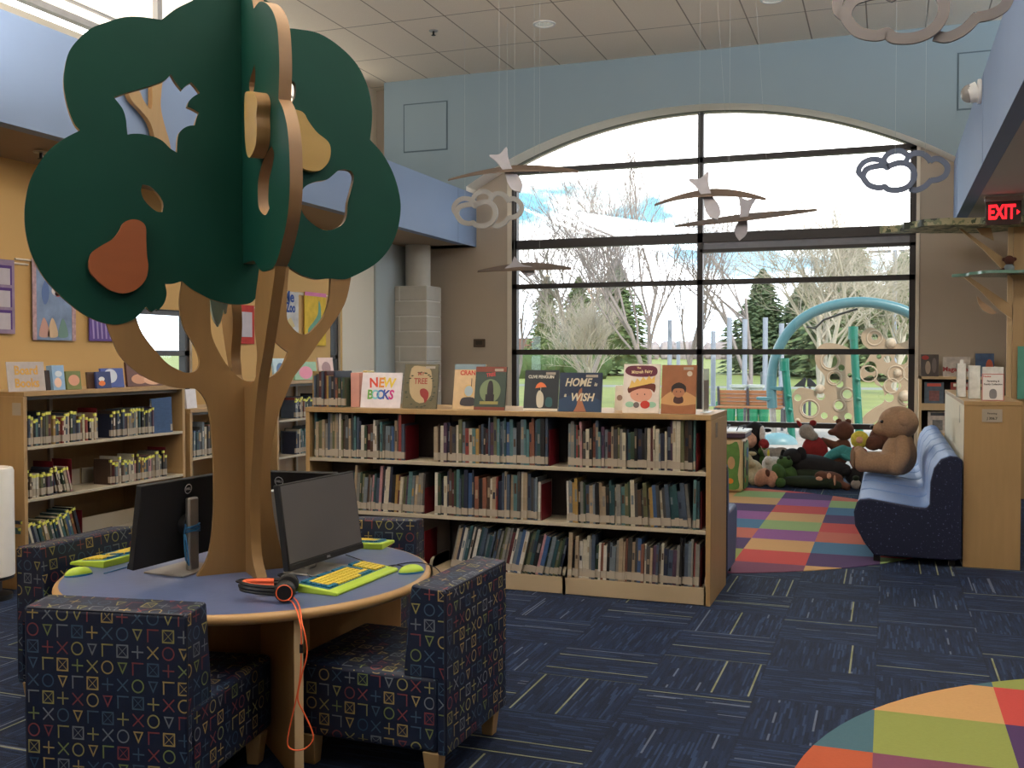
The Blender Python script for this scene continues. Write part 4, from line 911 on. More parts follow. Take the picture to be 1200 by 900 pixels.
# cabinet behind the bench
cb=thing('bookcase','low wooden bookcase with its end panel right of the blue bench sofa','bookcase',(.51,7.93,0)); CL=2.6
MB().box(0,.37,0,.03,0,1.15).build('end_panel',maple,cb,bevel=.002); MB().box(0,.37,CL-.03,CL,0,1.15).build('end_panel',maple,cb)
MB().box(-.003,.373,-.003,CL,1.15,1.18).build('top_board',maple,cb,bevel=.003); MB().box(0,.02,.03,CL-.03,.0,1.15).build('back_panel',mat('cream back panel',(214,204,176),.5),cb)
for z in (.1,.45,.8): MB().box(.02,.36,.03,CL-.03,z-.02,z).build('shelf',metal_b,cb)
MB().box(-.002,.0,.45,.49,1.0,1.13).build('label_holder',metal_b,cb)
MB().box(.115,.245,-.004,0,1.035,1.125).build('label_card',lab_w,cb); text('J 306.7',.024,mat('dark print',(60,56,54),.6),cb,T(.18,-.0045,1.06)@FRONT,.0004); text('Parenting',.016,mat('dark print',(60,56,54),.6),cb,T(.18,-.0045,1.095)@FRONT,.0004)
def onz(px,py,z): return on(px,py,2,z)
for px,w_,d_,h_,dy,l in ((1094,.06,.12,.27,.75,'tallest clear acrylic holder at the left on the low cabinet'),(1113,.08,.1,.22,.35,'middle clear acrylic holder on the low cabinet'),):
    pass
acr=mat('frosted clear acrylic',(224,230,220),.12,var=.35,scale=18)
for nm,l,px0,px1,py0,y in (('sign_holder','tall narrow clear acrylic holder, leftmost of three on the low cabinet',1145,1156,426,8.75),('sign_holder','clear acrylic holder between two others on the low cabinet',1159,1174,430,8.55)):
    pass
def holder(l,px0,px1,py0,y,mm,tab_=False):
    a=on(px0,470,1,y); b_=on(px1,470,1,y); c_=on(px0,py0,1,y); w=b_.x-a.x; h=c_.z-1.181
    t=thing('brochure_holder',l,'holder',((a.x+b_.x)/2,y,1.181)); MB().box(-w/2,w/2,0,.003,0,h).box(-w/2,w/2,.06,.063,0,h).box(-w/2,w/2,0,.063,0,.003).box(-w/2,-w/2+.003,0,.063,0,h).box(w/2-.003,w/2,0,.063,0,h).build('acrylic_box',mm,t)
    if tab_: MB().box(-w*.2,w*.2,.0,.003,h,h+.03).build('tab',mm,t)
    return t,w,h
holder('narrow clear acrylic holder with a top tab, leftmost on the low bookcase',1121,1132,426,8.65,acr,True)
holder('clear acrylic holder between the tabbed one and the notice',1135,1149,428.5,8.35,acr)
t,w,h=holder('clear acrylic holder with a white notice at the cabinet end',1151,1176,430,8.02,acr)
MB().box(-w/2-.004,w/2+.002,-.006,-.003,.0,h*.80).build('notice',mat('notice red border',(190,120,116),.6),t); MB().box(-w/2+.002,w/2-.004,-.0075,-.006,.006,h*.80-.006).build('notice_paper',paper,t)
text('Notice',.018,mat('printed red',(186,52,40)),t,T(-.04,-.008,h*.72)@FRONT,.0003)
for i,s_ in enumerate(('Parenting &','Family Collection')): text(s_,.017,mat('dark print',(60,56,54)),t,T(0,-.008,h*.58-i*.022)@FRONT,.0003)
plate_mesh([cat_rom([(-.02,.02),(-.022,.07),(0,.085),(.022,.07),(.02,.02)],3)],.001,lambda x,y,q:(x,-.008-q,y)).build('printed_figure',mat('print grey',(130,130,134)),t)
# magazine rack
mr=thing('magazine_rack','wooden magazine rack against the beige wall right of the arched window','rack',(.34,12.82,0))
MW=.86; MB().box(0,.03,0,.36,0,1.26).build('side_panel',birch,mr,bevel=.002); MB().box(MW-.03,MW,0,.36,0,1.26).build('side_panel',birch,mr,bevel=.002)
MB().box(0,MW,-.0,.36,1.23,1.26).build('top_board',birch,mr,bevel=.002); MB().box(.03,MW-.03,.32,.34,.05,1.23).build('back_panel',metal_d,mr)
for z in (.90,.56,.22): MB().box(.03,MW-.03,0,.3,z-.03,z).box(.03,MW-.03,0,.012,z,z+.05).build('shelf',birch,mr)
for i,(x,z,c,c2) in enumerate(((.06,.93,(70,90,110),(190,60,40)),(.34,.93,(170,60,50),(220,210,200)),(.60,.93,(60,80,70),(200,190,120)),(.10,.59,(200,190,180),(40,50,60)),(.34,.59,(200,180,60),(60,60,60)),(.60,.59,(60,90,130),(210,200,190)))):
    t=thing('magazine','%s magazine in the rack, %s row, %s column'%(['slate and red','red and white','green and yellow','pale grey','yellow','blue and white'][i],'upper' if i<3 else 'second',['left','middle','right'][i%3]),'magazine',(.34+x,12.84,z),group='magazines in the wall rack'); t.rotation_euler=(math.radians(-12),0,0)
    MB().box(0,.21,0,.006,0,.27).build('cover',mat('magazine cover %d'%i,c,.35,var=.5,scale=18),t); MB().box(.03,.18,-.001,0,.22,.255).build('masthead',mat('magazine masthead %d'%i,c2,.4),t); MB().box(.05,.16,-.001,0,.05,.17).build('cover_picture',mat('magazine picture %d'%i,tuple(int((a+b_)/2) for a,b_ in zip(c,c2)),.4,var=.6,scale=30),t)
def rackitem(nm,l,px0,px1,py0,c,cat_='magazine',f=None):
    a=on(px0,440,1,12.9); b_=on(px1,440,1,12.9); c_=on(px0,py0,1,12.9); w=b_.x-a.x; h=c_.z-1.262; t=thing(nm,l,cat_,((a.x+b_.x)/2,12.9,1.262)); t.rotation_euler=(math.radians(-8),0,0)
    MB().box(-w/2,w/2,0,.008,0,h).build('cover',mat(nm+l[:9],c,.4,var=.5,scale=14),t)
    if f: f(t,w,h)
rackitem('magazine','dark magazine with animal picture standing on the magazine rack top',1079,1100,415,(70,60,56),f=lambda r,w,h:(shape(r,circ(-.1*w,h*.4,w*.15,h*.3),(170,150,130),'printed fawn'),shape(r,circ(.25*w,h*.5,w*.13,h*.34),(110,100,96),'printed grey figure'),shape(r,circ(-.25*w,h*.85,w*.2,h*.1),(170,50,40),'printed brick red')))
rackitem('magazines_sign','white sign reading Magazines in red on the magazine rack top',1105,1137,418,(206,196,186),'sign',f=lambda r,w,h:tx(r,'Magazines',w*.25,(170,56,56),'printed crimson',.0,h*.36))
rackitem('magazine','blue and orange magazine on the rack behind the acrylic holders',1143,1165,414,(70,100,140),f=lambda r,w,h:shape(r,circ(.25*w,h*.4,w*.2,h*.35),(190,90,60),'printed rust figure'))
# exit sign
z=ZB+.04; a=on(1155,250,1,11.0); b_=on(1197,250,1,11.0); t=thing('exit_sign','red lit EXIT sign hanging from the dark soffit at the right','sign',((a.x+b_.x)/2,11.0,z))
w=b_.x-a.x; MB().box(-w/2-.01,w/2+.01,-.03,.05,-.045,0).build('ceiling_housing',mat('grey metal housing',(150,140,136),.4,.3),t,bevel=.004)
MB().box(-w/2,w/2,0,.012,-.27,-.045).build('edge_lit_panel',mat('smoky mirror panel',(96,78,76),.25,.3),t,bevel=.002)
text('EXIT',.19,mat('lit red letters',(255,30,40),.4,emit=2.2,var=.02),t,T(-.015,-.003,-.155)@FRONT,.002,sx=.62); MB().prism([(w/2-.04,-.18),(w/2-.04,-.13),(w/2-.012,-.155)],-.003,0,lambda a,b_,q:(a,q,b_)).build('arrow',mat('lit red letters',(255,30,40)),t)
# cut-out tree in the right corner
ct=thing('tree_sculpture','wooden cut-out tree with brackets and leaf shelves in the right corner','tree sculpture',(1.22,11.9,0))
MB().box(-.0,.10,0,.05,0,2.95).box(.10,.9,.02,.06,0,2.95).build('trunk',maple,ct,bevel=.002); MB().box(-.05,-.0,.04,.07,0,2.9).build('trunk_edge',birch,ct)
def cp(px,py,y=11.9): q=on(px,py,1,y); return (q.x-1.22,q.z)
for pts in ([(1118,263),(1126,267),(1188,311),(1188,328),(1175,316),(1152,292)],[(1130,325),(1137,325),(1186,358),(1186,374),(1170,362),(1150,342)],[(1140,262),(1160,262),(1165,282),(1150,275)]):
    plate_mesh([[cp(*p) for p in pts]],.045,lambda x,y,q:(x,.02-q,y)).build('bracket',[maple,birch],ct)
plate_mesh([cat_rom([cp(*p) for p in [(1145,347),(1150,352),(1163,362),(1168,366),(1163,368),(1153,364),(1147,356)]],3)],.02,lambda x,y,q:(x,.02-q,y)).build('leaf',[mat('pale wood leaf',(176,144,110)),birch],ct)
def leafshelf(nm,l,x0,x1,z,dy,m,th):
    n=26; P=[]
    for i in range(n):
        a=2*PI*i/n; r=1+.12*math.sin(5*a)+.08*math.sin(9*a+1); P.append(((x0+x1)/2+(x1-x0)/2*math.cos(a)*r, dy*math.sin(a)*r))
    return plate_mesh([cat_rom(P,3)],th,lambda x,y,q:(x,y,z+q)).build(nm,m,ct)
a=cp(1046,266)[0]; leafshelf('leaf_shelf','',a,a+1.75,cp(1060,267)[1],.42,[camom,camom],.07)
a=cp(1126,322)[0]; leafshelf('leaf_shelf','',a,a+1.1,cp(1130,322)[1],.35,[mat('sea green glass shelf',(96,136,120),.2,var=.4,scale=8),mat('sea green glass edge',(110,150,134),.2,var=.5,scale=8)],.03)
q=on(1182,318,1,11.9); fg=thing('monkey_figurine','small brown toy figure sitting on the sea green shelf','figurine',(q.x,11.85,cp(1130,322)[1]+.016))
MB().ell((0,0,.04),(.05,.04,.045)).build('body',mat('pale blue toy cloth',(120,130,134)),fg); MB().ell((.0,0,.12),.05).ell((-.05,0,.13),.02).ell((.05,0,.13),.02).build('head',mat('dark brown plush',(84,44,30),.9,bmp=.3),fg); MB().tube([(-.04,0,.03),(-.09,0,.015),(-.12,-.01,.012)],.014).build('tail',mat('dark brown plush',(84,44,30)),fg)
o=MB().box(0,.6,0,.02,0,.55).build('wall_poster',mat('teal poster',(84,150,130),.6,var=.3,scale=6),loc=(1.27,11.88,1.05)); tag(o,'teal poster on the corner tree panel at the right frame edge','poster')
# chair behind the bookcase end
c=thing('bench_sofa','blue upholstered seat behind the long bookcase end, facing the window','sofa',(-.985,6.79,0))
S2=[(0,.06),(0,.76),(.02,.79),(.06,.79),(.10,.72),(.13,.46),(.46,.47),(.52,.43),(.50,.25),(.42,.06)]
MB().prism(S2,-1.3,0,lambda a,b_,q:(q,a,b_)).build('upholstery',mat('slate blue woven upholstery',(84,102,140),.6,var=.2,scale=120),c,bevel=.02,seg=3); MB().prism([(0,.04),(0,.77),(.04,.77),(.06,.04)],-1.3,-.0,lambda a,b_,q:(q+.001,a-.005,b_)).build('back_cover',sofa_end,c)
for x in (-.05,-1.25):
    for y in (.05,.42): MB().box(x-.02,x+.02,y-.02,y+.02,0,.06).build('leg',blk,c)
# toy activity cube
q=on(870,578,2,0); ac=thing('activity_table','toy activity cube with painted green sides and a white tray top','toy table',(q.x,q.y,0))
AW=.5; MB().box(-AW,0,0,AW,.0,.60).build('body',birch,ac,bevel=.05,seg=3); MB().box(-AW-.03,.03,-.03,AW+.03,.60,.655).build('tray',mat('dark purple tray edge',(60,40,60)),ac,bevel=.01); MB().box(-AW-.035,.035,-.035,AW+.035,.655,.675).build('tray_top',white,ac,bevel=.004)
pan=[(-.42,.06,),(-.44,.3),(-.42,.52),(-.3,.56),(-.15,.53),(-.06,.56),(-.03,.4),(-.05,.2),(-.04,.05),(-.2,.04)]
for nm,z_,f_ in (('front',0,lambda x,y,w:(x,-.006-w,y)),('side',0,lambda x,y,w:(.006+w,.5+x if False else -x,y))):
    plate_mesh([cat_rom(pan,3)],.01,f_).build('painted_panel',[mat('painted leaf green',(86,130,60),.5,var=.3),mat('painted black outline',(24,30,24))],ac)
    g=f_
    for (cx,cz,rx,rz,col,n_) in ((-.3,.42,.07,.06,(60,100,150),'painted blue'),(-.28,.25,.08,.09,(40,40,50),'painted charcoal'),(-.12,.33,.04,.07,(190,150,110),'painted tan'),(-.13,.13,.035,.03,(214,130,40),'painted orange')):
        plate_mesh([circ(cx,cz,rx,rz)],.01,(lambda x,y,w,g=g:(lambda p:(p[0]+(.004 if g(0,0,0)[0]>0 else 0),p[1]-(.004 if g(0,0,0)[0]<=0 else 0),p[2]))(g(x,y,w)))).build('painted_shape',[mat(n_,col),mat('painted black outline',(24,30,24))],ac)
for x in (-.42,-.25,-.08): MB().tube([(x,.1,.675),(x+.02,.1,.72),(x+.08,.25,.73),(x+.03,.4,.675)],.006).build('bead_wire',blk,ac)
# ---------------------------------------------------------------- stuffed toys by the glass
def pm(n,c): return mat(n,c,.95,var=.3,scale=40,bmp=.5)
def toy(label,px,py,dist,parts,rz=0,z=0,s=1):
    s*=1.2
    q=on(px,py,1,dist); t=thing('stuffed_toy',label,'stuffed toy',(q.x,dist,max(z,0) if z is not None else q.z),rz,group='stuffed toys along the window'); 
    for nm,m,els in parts:
        b=MB()
        for e in els:
            if len(e)==2 and isinstance(e[0],list): limb(b,[[k_*s for k_ in p] for p in e[0]],[k_*s for k_ in e[1]],10)
            else: b.ell([k_*s for k_ in e[0]],[k_*s for k_ in e[1]] if hasattr(e[1],'__len__') else e[1]*s,M=e[2] if len(e)>2 else None,fuzz=.06)
        fuzzy(b,nm,m,t,.014*s,sm=3) if nm in('body','head','mane') else b.build(nm,m,t)
    return t
bk=pm('black plush',(26,22,24)); wh=pm('white plush',(220,214,210)); cr=pm('cream plush',(190,176,146)); br=pm('brown plush',(96,58,42)); rd=pm('red plush',(134,34,34)); gn=pm('green plush',(62,92,44)); dg=pm('dark green plush',(34,44,26)); tl=pm('teal plush',(64,140,140)); gy=pm('grey plush',(150,140,132)); yl=pm('yellow plush',(206,190,74)); pk=pm('pink beige plush',(200,150,124)); pl_=pm('purple plush',(120,90,160)); eye=mat('dark button eye',(20,16,14))
YT=12.85
def seated(bd,hd,ear,snout,bh_=.14,hh=.24,hr=.075,eu=.06,w=.085):
    return [('body',bd,[((0,0,bh_*.75),(w,w*.9,bh_*.75)),([[-w*.6,-.02,.04],[-w*.9,-.12,.03]],[.035,.04]),([[w*.6,-.02,.04],[w*.9,-.12,.03]],[.035,.04]),([[-w*.8,0,bh_],[-w*1.2,-.05,bh_*.6]],[.028,.028]),([[w*.8,0,bh_],[w*1.2,-.05,bh_*.6]],[.028,.028])]),
            ('head',hd,[((0,-.01,hh),(hr,hr*.9,hr*.9)),((0,-hr*.9,hh-.02),(hr*.45,hr*.4,hr*.38))]),
            ('ears',ear,[((-hr*.75,0,hh+hr*.75),(.028,.015,eu*.6)),((hr*.75,0,hh+hr*.75),(.028,.015,eu*.6))]),('eyes',eye,[((-.025,-hr*.86,hh+.015),.008),((.025,-hr*.86,hh+.015),.008)])]
toy('black and pink monkey toy propped against the window beside the activity cube',876,535,12.95,seated(bk,pk,bk,pk,.2,.36,.095,w=.13),s=1.05)
toy('black and white penguin toy leaning high on the glass',887,520,13.05,[('body',bk,[((0,0,.30),(.085,.07,.12),rotm(0,.35,0)),((0,0,.12),(.08,.07,.16))]),('head',bk,[((-.02,-.0,.42),(.10,.085,.11))]),('belly',wh,[((.06,-.05,.40),(.03,.04,.09))]),('feet',wh,[((.03,-.03,.03),(.05,.06,.03))]),('beak',bk,[((.11,-.03,.44),(.04,.02,.02))])],z=.05)
toy('small green toy with a red cap beside the black penguin',895,540,12.93,[('body',gn,[((0,0,.12),(.07,.06,.12))]),('head',gn,[((0,0,.27),(.06,.055,.06))]),('cap',rd,[((0,0,.34),(.055,.05,.06))]),('feet',cr,[((-.04,-.04,.03),(.03,.05,.03)),((.04,-.04,.03),(.03,.05,.03))])])
toy('cream lamb toy slumped at the left of the row beside the cube',878,560,12.3,[('body',cr,[((0,0,.12),(.13,.10,.11)),([[-.06,-.05,.12],[-.1,-.12,.03]],[.045,.04]),([[.08,-.04,.1],[.16,-.08,.04]],[.045,.04]),([[.02,-.06,.1],[.06,-.16,.04]],[.045,.045])]),('head',cr,[((-.04,-.05,.22),(.08,.075,.07)),((.03,-.08,.19),(.045,.05,.04))]),('ears',cr,[((-.11,-.04,.23),(.03,.02,.05)),((.02,-.02,.28),(.05,.02,.02))])],s=1.05)
toy('cream duck toy with yellow beak lying behind the lamb',893,560,12.35,[('body',cr,[((0,0,.07),(.09,.08,.07))]),('beak',yl,[((.11,-.02,.07),(.04,.03,.025))]),('head',cr,[((.06,-.01,.09),(.05,.05,.05))])])
toy('white and purple fluffy unicorn toy in the middle of the row',907,556,12.45,[('body',wh,[((0,0,.14),(.12,.09,.12)),((-.06,0,.18),(.06,.06,.07))]),('mane',pl_,[((.03,-.05,.11),(.07,.05,.06)),((.09,-.03,.12),(.04,.04,.05))]),('head',wh,[((-.05,-.05,.22),(.05,.05,.05))]),('horn',yl,[((-.05,-.05,.29),(.012,.012,.045))])])
toy('tan and pink tortoise toy lying on its side at the front',902,566,12.0,[('body',pk,[((-.07,0,.09),(.07,.07,.10),rotm(0,.5,0)),((.03,0,.08),(.05,.06,.09),rotm(0,.2,0))]),('shell',gn,[((.08,.02,.15),(.06,.06,.08),rotm(0,-.6,0)),((.1,-.02,.05),(.05,.05,.05))]),('head',br,[((-.02,-.03,.13),(.03,.03,.05))])])
toy('grey floppy elephant toy lying on the pile',918,540,12.75,[('body',gy,[((0,0,.16),(.16,.10,.09),rotm(0,.15,0)),((.1,0,.16),(.10,.08,.04))]),('head',gy,[((-.12,-.02,.2),(.07,.07,.065)),([[-.18,-.03,.2],[-.22,-.05,.3],[-.1,-.04,.34],[-.02,-.02,.30]],[.015,.006,.005])]),('ears',gy,[((-.02,-.07,.22),(.09,.015,.05))])],z=.08)
toy('bright green frog toy beside the large black dog',922,560,12.25,[('body',gn,[((0,0,.1),(.10,.09,.10)),([[-.05,-.05,.06],[-.12,-.08,.03]],[.035,.03])]),('head',gn,[((-.02,-.02,.22),(.08,.07,.06))]),('eyes',dg,[((-.05,-.05,.27),.02),((.02,-.05,.27),.02)])])
toy('large black dog toy lying across the pile',952,562,12.45,[('body',bk,[((0,0,.17),(.30,.14,.12),rotm(0,.12,0)),((-.2,-.02,.22),(.12,.1,.1)),((.22,0,.16),(.14,.1,.07))]),('head',bk,[((-.18,-.08,.27),(.10,.09,.085)),((.30,-.03,.14),(.07,.06,.05))]),('ears',bk,[((-.10,-.1,.3),(.05,.02,.07)),((-.27,-.08,.27),(.03,.02,.07))]),('belly',dg,[((0,-.12,.08),(.26,.06,.08))])])
toy('dark green crocodile toy along the floor at the front of the pile',948,570,12.05,[('body',dg,[((0,0,.06),(.28,.08,.06)),([[.2,0,.05],[.36,0,.03]],[.05,.015])]),('head',dg,[((-.3,-.02,.07),(.11,.06,.045))]),('eyes',gn,[((-.26,-.03,.12),.02)])])
toy('brown and gold tiger toy lying at the right end of the pile',971,569,12.15,[('body',br,[((0,0,.08),(.14,.09,.08)),([[.08,-.04,.06],[.17,-.1,.03]],[.04,.035])]),('head',br,[((-.06,-.07,.11),(.07,.06,.06))]),('muzzle',pk,[((-.08,-.13,.09),(.035,.02,.03)),((.01,-.13,.13),(.02,.01,.03)),((.06,-.12,.09),(.012,.012,.05))])])
toy('red and beige fox toy leaning on the glass',950,535,13.0,[('body',rd,[((.04,0,.15),(.13,.08,.14),rotm(0,-.4,0)),([[.1,0,.14],[.2,0,.06],[.24,0,.14]],[.05,.03,.015])]),('head',gy,[((-.04,-.02,.33),(.08,.07,.08)),((.02,-.05,.29),(.06,.05,.05))]),('ears',rd,[((-.11,0,.40),(.02,.015,.05),rotm(0,-.6,0)),((.02,0,.42),(.035,.02,.03))])],z=.18)
toy('dark brown bear toy leaning against the window glass',985,545,13.05,[('body',br,[((0,0,.16),(.10,.07,.15),rotm(0,.3,0)),([[-.04,-.02,.22],[-.17,-.03,.27]],[.045,.04]),([[-.03,0,.08],[-.15,-.02,.12]],[.045,.04])]),('head',br,[((.03,-.01,.38),(.10,.085,.10)),((-.08,-.02,.36),(.05,.04,.035))]),('ears',br,[((.07,0,.47),(.03,.02,.03)),((-.02,0,.47),(.03,.02,.03))])],z=.14)
toy('teal elephant toy with a curled trunk left of the bench sofa',995,558,12.5,[('body',tl,[((0,0,.30),(.09,.08,.07)),([[-.06,0,.33],[-.17,0,.28],[-.24,0,.18],[-.23,0,.08],[-.16,0,.04]],[.06,.05,.04,.032,.025])]),('shirt',rd,[((.10,0,.25),(.10,.09,.14),rotm(0,-.3,0))]),('legs',bk,[((.08,-.02,.09),(.12,.09,.09))]),('horns',tl,[((-.03,-.08,.28),(.05,.012,.02),rotm(0,.5,0))])])
toy('small green toy car figure on the floor by the sofa front',1003,569,12.1,[('body',gy,[((0,0,.05),(.05,.04,.05))]),('wheels',bk,[((-.08,0,.03),(.04,.03,.03)),((.05,0,.03),(.03,.03,.03))]),('head',dg,[((.0,-.01,.11),(.035,.03,.03))])])
toy('yellow maned lion toy behind the bear’s feet'.replace('’s',''),1012,530,12.4,[('mane',yl,[((-.05,0,.14),(.12,.07,.12))]),('head',pk,[((-.05,-.07,.14),(.05,.03,.05))]),('body',br,[((.12,0,.10),(.12,.08,.10))])],z=.42,s=.72)
toy('maroon horse toy behind the teddy bear head',1035,520,12.5,[('body',br,[((0,0,.12),(.13,.08,.12))]),('head',rd,[([[.05,0,.22],[.12,0,.30],[.06,-.02,.34]],[.045,.035,.03])]),('ears',bk,[((.14,0,.36),(.015,.012,.03))])],z=.42)
q=on(1009,545,1,12.3); st=MB().box(0,.5,0,.26,0,.40); o=st.build('toy_bin',mat('dark toy bin',(50,46,52),.6),bevel=.02,loc=(q.x,12.3,0)); tag(o,'dark low bin behind the bench sofa front, toys on top','bin')
# ---------------------------------------------------------------- hanging clouds and birds
def ribbon(mb,pts,w,th,closed=True):
    n=len(pts); o=len(mb.v)
    for i,p in enumerate(pts):
        a=pts[(i-1)%n] if (closed or i>0) else p; b_=pts[(i+1)%n] if (closed or i<n-1) else p
        d=Vector((b_[0]-a[0],b_[1]-a[1])).normalized(); nn=Vector((-d.y,d.x))
        for s,t_ in ((-1,-1),(1,-1),(1,1),(-1,1)): mb.v.append(Vector((p[0]+nn.x*s*w/2,t_*th/2,p[1]+nn.y*s*w/2)))
    for i in range(n if closed else n-1):
        j=(i+1)%n
        for k in range(4): mb.f.append([o+i*4+k,o+i*4+(k+1)%4,o+j*4+(k+1)%4,o+j*4+k]); mb.m.append(0)
    if not closed:
        mb.f.append([o,o+1,o+2,o+3]); mb.m.append(0); q=o+(n-1)*4; mb.f.append([q+3,q+2,q+1,q]); mb.m.append(0)
# unit cloud drawn 0..108 by 0..54 (down)
FRONTC=[(10,38),(7,31),(11,23),(20,20),(31,19.5),(36,22.5,1),(40,19.5),(52,17),(62,21),(67,29),(67,38),(61,47),(50,51),(38,50),(33,46,1),(26,47),(16,44)]
ARCS=[[(8,33),(2,27),(2,20),(8,13),(17,10),(28,12),(34,17),(36,22)],[(31,13),(35,6),(43,2),(52,2),(59,7),(61,10)],[(57,19),(60,11),(67,6),(77,7),(84,13),(87,18)],[(86,17),(92,14),(100,17),(106,25),(104,35),(96,40),(87,41)],[(88,40),(80,48),(70,52),(62,50)]]
def cloud(label,px0,px1,py0,py1,y,wires,c,wd=.055,sc=None):
    a=on(px0,py0,1,y); b_=on(px1,py1,1,y); W=b_.x-a.x; s=W/108.; t=thing('cloud_cutout',label,'hanging cloud',(a.x,y,a.z-(0)),0,group='outline clouds hanging from the ceiling')
    f=lambda p:(p[0]*s,-p[1]*s)+tuple(p[2:])
    m=mat(c[0],c[1],.6,var=.03)
    mb=MB(); ribbon(mb,cat_rom([f(p) for p in FRONTC],5),7.2*s,.02); mb.build('front_outline',m,t,smooth=0)
    mb=MB()
    for i_,A_ in enumerate(ARCS): ribbon(mb,cat_rom([f(p) for p in A_],5,closed=False),6.8*s,.016+.001*i_,False)
    mb.build('rear_outline',m,t,smooth=0,loc=(0,.021,0))
    for wx in wires: MB().cyl((wx*s,0,-8*s),(wx*s,0,ZC-a.z),.0009,n=5).build('wire',mat('clear wire',(190,196,196),.3),t)
    return t
cloud('small outline cloud hanging in front of the right edge of the arched window',1005,1112,178,232,9.0,(45,80),('blue grey painted board',(92,104,128)))
cloud('pale outline cloud hanging left of the arched window',530,612,225,272,11.0,(20,85),('pale grey painted board',(176,174,170)))
cloud('large grey outline cloud at the top right, cut by the frame',979,1186,-36,66,5.6,(45,90),('mid grey painted board',(104,99,99)))
def bird(label,px0,px1,pyc,y,lift,rz,roll,c=(112,94,80),bodyl=.5,pitch=.5,yaw=.9):
    a=on(px0,pyc,1,y); b_=on(px1,pyc,1,y); S=(b_.x-a.x)/2/math.cos(rz); t=thing('bird_mobile',label,'bird mobile',((a.x+b_.x)/2,y,(a.z+b_.z)/2)); t.rotation_euler=(0,roll,rz)
    mb=MB(); N=20; rows=[]
    for i in range(N+1):
        u=-1+2*i/N; ch=.13*(1-abs(u)**1.6)+.012; z=lift*(1-u*u)-.02*abs(u); x=u*S; off=.05*abs(u)
        q0=-ch+off; q1_=ch+off; k_=.34; rows.append([(x,q0,z-.006+k_*q0),(x,q1_,z+k_*q1_),(x,q1_,z+.012+k_*q1_),(x,q0,z+.006+k_*q0)])
    vs=[p for r in rows for p in r]; fs=[]
    for i in range(N):
        for k in range(4): fs.append((i*4+k,i*4+(k+1)%4,i*4+4+(k+1)%4,i*4+4+k))
    fs+=[(0,1,2,3),(N*4+3,N*4+2,N*4+1,N*4)]
    mb.add(vs,fs); mb.build('wings',mat('brown wooden wing',c,.6),t,smooth=50)
    bp=[(-.0,-bodyl*.55,1),(.05,-bodyl*.42),(.06,-bodyl*.25),(.04,0),(.06,bodyl*.3),(.09,bodyl*.5),(0,bodyl*.42),(-.09,bodyl*.5),(-.06,bodyl*.3),(-.04,0),(-.06,-bodyl*.25),(-.05,-bodyl*.42)]
    Mp=Matrix.Rotation(pitch,4,'X')@Matrix.Rotation(yaw,4,'Z')
    plate_mesh([cat_rom(bp,4)],.012,lambda x,y_,w:Mp@Vector((x,y_,w+lift))).build('body',[mat('pale grey bird body',(178,176,184),.5)]*2,t)
    for x in (-.1*S/.6,.22*S/.6): MB().cyl((x,0,lift),(x,0,ZC-t.location.z),.0008,n=5).build('wire',mat('clear wire',(190,196,196)),t)
    return t
for o in (bird('wooden bird mobile with wide wings at the left end of the window arch',523,676,205,9.0,.055,0,.0,bodyl=.62,pitch=.95,yaw=.55),
 bird('wooden bird mobile with arched wings in front of the centre mullion',766,897,236,9.2,.075,0,.0,bodyl=.5,pitch=1.1,yaw=.4),
 bird('bird mobile seen edge on below the middle bird',790,957,255,10.5,.0,0,-.07,c=(140,120,116),bodyl=.45,pitch=1.3,yaw=-.2),
 bird('pale small bird mobile left of the window at mullion height',558,668,316,10.5,.03,0,-.0,c=(190,170,150),bodyl=.34,pitch=1.0,yaw=1.1)): o['group']='bird mobiles'
cloud('blue grey outline cloud behind the tree, seen through its star shaped hole',188,262,78,126,9.5,(20,85),('blue grey painted board',(92,104,128)))
# ---------------------------------------------------------------- quilts on the yellow wall
def quilt(label,px0,px1,py0,py1,c,deco,x=XYL+.03):
    a=on(px0,py0,0,x); b_=on(px1,py0,0,x); c_=on((px0+px1)/2,(py1),0,x); w=b_.y-a.y; h=(a.z+b_.z)/2-c_.z; t=thing('quilt_banner',label,'wall hanging',(x,(a.y+b_.y)/2,c_.z),PI/2,group='quilted hangings on the yellow wall')
    MB().box(-w/2,w/2,0,.012,0,h).build('cloth',mat(c[0],c[1],.9,var=.35,scale=9,bmp=.4),t,bevel=.004); MB().cyl((-w/2-.15,.02,h-.02),(w/2+.15,.02,h-.02),.008).build('hanging_rod',cream,t); deco(t,w,h)
def sh(r,pts,c,n): shape(r,pts,c,n,-.001,4)
def q1(r,w,h):
    for z0 in (.06,.36,.66):
        MB().box(-w*.40,w*.40,-.003,-.001,z0*h,(z0+.26)*h).build('purple_square',mat('purple quilt square',(84,58,124),.9),r); MB().box(-w*.36,w*.34,-.005,-.003,(z0+.0)*h,(z0+.22)*h).build('white_square',mat('white quilt square',(190,184,194),.9),r)
quilt('lilac quilt with purple framed squares at the left frame edge',-22,17,303,391,('lilac quilt',(150,132,160)),q1)
